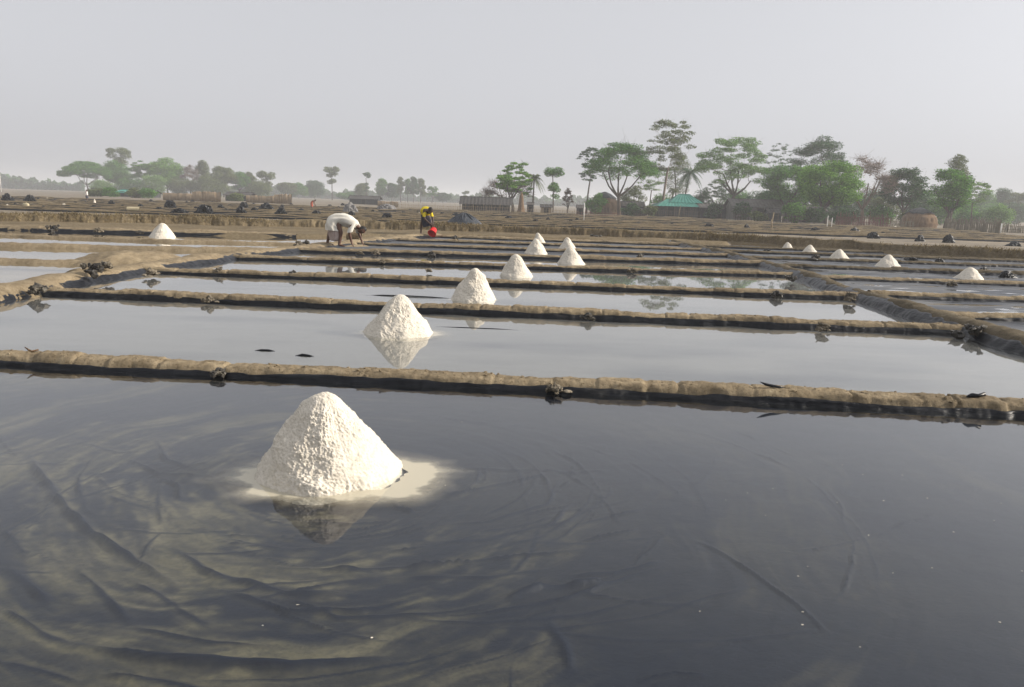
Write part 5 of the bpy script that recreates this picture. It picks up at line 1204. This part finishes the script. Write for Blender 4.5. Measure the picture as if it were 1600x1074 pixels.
gable('grove_house', 'low hut with a dark roof far behind between the workers', 546, 590, 175, 1.3, .6, 4.0, 'darkwall', 'thatch', .4, 0, ((.5, .9, 0, 1.1, 'door'),), 0, cat='house')
def mud_wall(label, pa, pb, y, h, seed, mat='mudwall'):
    x0, x1 = XY(pa, y), XY(pb, y); n = 60; u = np.linspace(0, 1, n); xs = x0 + (x1 - x0) * u
    tp = h * (1 + .10 * fbm2(u * 9, 0 * u, seed, 3)) ; V = []
    for dy, top in ((0, 0), (0, 1), (.3, 1), (.3, 0)):
        V.append(np.stack([xs - (x0 + x1) / 2, np.full(n, dy) + .05 * noise2(u * 20, 0 * u + dy, seed), tp * top - .05], 1))
    V = np.array(V).transpose(1, 0, 2).reshape(-1, 3); tag(mk('compound_wall', V, grid_faces(n, 4, True), M[mat], loc=((x0 + x1) / 2, y, 0), kind='thing'), label, 'wall', 'tan compound walls')
mud_wall('tan mud wall below the left grove, lower left stretch', 254, 300, 134, 1.25, 3)
mud_wall('tan mud wall below the left grove, taller middle stretch', 300, 344, 132, 1.65, 5)
mud_wall('tan mud wall right of the dark gap, long stretch', 384, 428, 138, 1.3, 7)
mud_wall('tan mud wall at the right end of the left grove, tall block', 428, 455, 137, 1.7, 9)
mud_wall('pale low wall far behind between the two workers', 590, 622, 150, 1.0, 11)
mud_wall('dark compound wall left of the green roofed house', 984, 1010, 116, 1.3, 13, 'tin_dark')
def fence(label, pa, pb, ya, yb, h, gap, mat='bamboo', rail=True, wood=.018, name='picket_fence', jit=.25, seed=1, z=0.0):
    rng = np.random.default_rng(seed); A, B = np.array([XY(pa, ya), ya]), np.array([XY(pb, yb), yb]); L = np.hypot(*(B - A)); n = int(L / gap)
    o = thing(name, label, 'fence', (A[0], A[1], z), math.atan2(B[1] - A[1], B[0] - A[0]), 'fences of the village')
    protos = []
    for i in range(4):
        b = MB(); hh = h * rng.uniform(1 - jit, 1 + jit); b.tube([(0, 0, -.1), (rng.normal(0, .03), rng.normal(0, .03), hh * .5), (rng.normal(0, .06), 0, hh)], [wood * 1.1, wood, wood * .8], 5)
        p_ = b.build('picket', M[mat], o); p_.location = (gap * i, 0, 0); protos.append(p_)
    for i in range(4, n):
        c = protos[rng.integers(0, 4)].copy(); COL.objects.link(c); c.parent = o; c.location = (gap * i + rng.normal(0, gap * .15), rng.normal(0, .03), 0); c.rotation_euler = (0, rng.normal(0, .03), rng.uniform(0, 6.28)); c.scale = (1, 1, rng.uniform(.85, 1.15))
    if rail:
        for zz in (.35, .75):
            b = MB(); b.tube([(0, .02, h * zz), (L / 2, .03, h * zz + .03), (L, .02, h * zz)], wood * .8, 5); b.build('rail', M[mat], o)
    return o
fence('picket fence of thin bamboo sticks in front of the thatched shed', 716, 812, 104, 104, 1.0, .26, seed=3, wood=.022)
fence('sparse stick fence at the field edge right of the straw wrapped tree', 815, 905, 104, 103, .8, .42, seed=4, rail=True, wood=.020)
fence('pinkish stick fence in front of the left haystack', 902, 972, 96, 94, .75, .30, 'redfence', seed=5, wood=.022)
fence('stick fence in front of the green roofed house', 985, 1095, 112, 112, 1.3, .30, 'bark', seed=6, wood=.03)
fence('stick fence in front of the grey tin house', 1150, 1262, 104, 98, 1.2, .38, 'bark', seed=7, wood=.028)
fence('dense reddish brushwood fence below the leafless tree', 1308, 1394, 92, 90, 1.35, .075, 'redfence', seed=8, wood=.03, name='brush_fence')
fence('grey stick fence between the red fence and the right haystack', 1394, 1432, 90, 88, 1.0, .12, 'greyfence', seed=9, wood=.03, name='brush_fence')
fence('grey reed fence right of the right haystack', 1478, 1566, 88, 78, 1.15, .075, 'greyfence', seed=10, wood=.036, name='reed_fence')
fence('low reed fence running out at the right edge', 1566, 1610, 84, 82, .9, .085, 'greyfence', seed=11, wood=.036, name='reed_fence')
fence('faint stick fence behind the yellow shirted worker', 600, 716, 112, 108, .9, .34, 'bamboo', seed=12, wood=.02)
def post(label, px, py, top, r=.04, mat='bamboo', lean=0.0):
    x, y = G(px, py, 0); h = (py - top) * y / F_PX; b = MB(); b.tube([(0, 0, -.2), (lean * h * .5, 0, h * .5), (lean * h, 0, h)], [r, r * .9, r * .75], 7); b.tube([(lean * h, 0, h - .02), (lean * h, 0, h + .02)], r * .9, 7)
    tag(b.build('post', M[mat], smooth=True, loc=(x, y, 0)), label, 'post', 'posts standing on the field')
post('white pole standing at the far left edge', 2, 300, 271, .09, 'white')
post('pale stake standing on the field left of the left haystack', 912, 346, 318, .04, 'white')
post('pale stake before the grey tin house', 1204, 358, 333, .05, 'bamboo', .12)
post('leaning stake beside the pale stake before the tin house', 1207, 359, 344, .05, 'bamboo', -.2)
post('white post at the end of the reed fence', 1563, 366, 350, .07, 'white')
post('thin pole in front of the green roofed house', 1060, 341, 322, .045, 'bamboo', .1)
post('pale upright pole before the bright green tree', 1292, 356, 338, .04, 'white')
post('pale gate pole before the red fence', 1299, 356, 341, .04, 'white')
def haystack(label, px, py, wpx, hpx, seed, cover=True, mat='straw', lean=0, prof=None, name='haystack'):
    x, y = G(px, py, 0); R = wpx * y / F_PX / 2; H = hpx * y / F_PX; n, m = 40, 80
    v = np.linspace(0, 1, n)[:, None]; a = np.linspace(0, 2 * math.pi, m, endpoint=False)[None, :]
    pr = np.interp(v, *(prof or ([0, .25, .55, .75, .9, 1], [.96, 1, .92, .70, .38, .02])))
    r = R * pr * (1 + .05 * fbm2(np.cos(a) * 2 + v, np.sin(a) * 2, seed, 3) + .035 * noise2(a * 14, v * 5, seed + 2)); z = H * v - .03 + .02 * noise2(a * 9, v * 12, seed + 4)
    o = mk(name, np.stack([r * np.cos(a) + lean * z, r * np.sin(a), z + 0 * a], -1), grid_faces(n, m, True), M[mat], loc=(x, y + R, 0)); tag(o, label, 'haystack', 'haystacks of the village')
    if cover:
        v2 = np.linspace(.70, 1, 12)[:, None]; pr = np.interp(v2, [0, .25, .55, .75, .9, 1], [.96, 1, .92, .70, .38, .02]); hem = .06 * noise2(np.cos(a) * 3, np.sin(a) * 3, seed + 6)
        r = R * (pr + .05) * (1 + .05 * noise2(a * 7, v2 * 2, seed + 8)); z = H * (v2 + hem * (1 - v2) * 3) + .04
        mk('cover_sheet', np.stack([r * np.cos(a) + lean * z, r * np.sin(a), z], -1), grid_faces(12, m, True), M['film_heap'], o)
    return o
haystack('brown haystack with a dark cover behind the large spreading tree', 946, 335, 46, 34, 3)
haystack('orange brown haystack with a black cover at right, beside a tree trunk', 1448, 357, 52, 31, 7)
haystack('tall tan straw wrapped round a tree right of the thatched shed', 814, 333, 12, 32, 11, False, 'straw', 0, ([0, .15, .5, .8, 1], [1.25, .85, .6, .5, .1]), 'straw_stack')
heap('flat dark covered stack behind the reed fence', 1500, 350, 48, 6, 4, 'film_heap', 'covered mounds on the far field', name='covered_mound', cat='tarp mound')

# ------------------------------------------------------------------ haze
b = MB(); b.box((0, 1180, 9.5), (2900, 2480, 22)); hz = b.build('haze', None, kind='stuff'); hz['label'] = 'pale morning haze hanging over the whole plain'; hz['category'] = 'haze'
hm = bpy.data.materials.new('haze_air'); hm.use_nodes = True; nt = hm.node_tree; nt.nodes.remove(nt.nodes['Principled BSDF'])
pv = nt.nodes.new('ShaderNodeVolumePrincipled'); pv.inputs['Color'].default_value = (.89, .91, .95, 1); pv.inputs['Density'].default_value = .0010; pv.inputs['Anisotropy'].default_value = 0.2
nt.links.new(pv.outputs[0], nt.nodes['Material Output'].inputs['Volume']); hz.data.materials.append(hm)
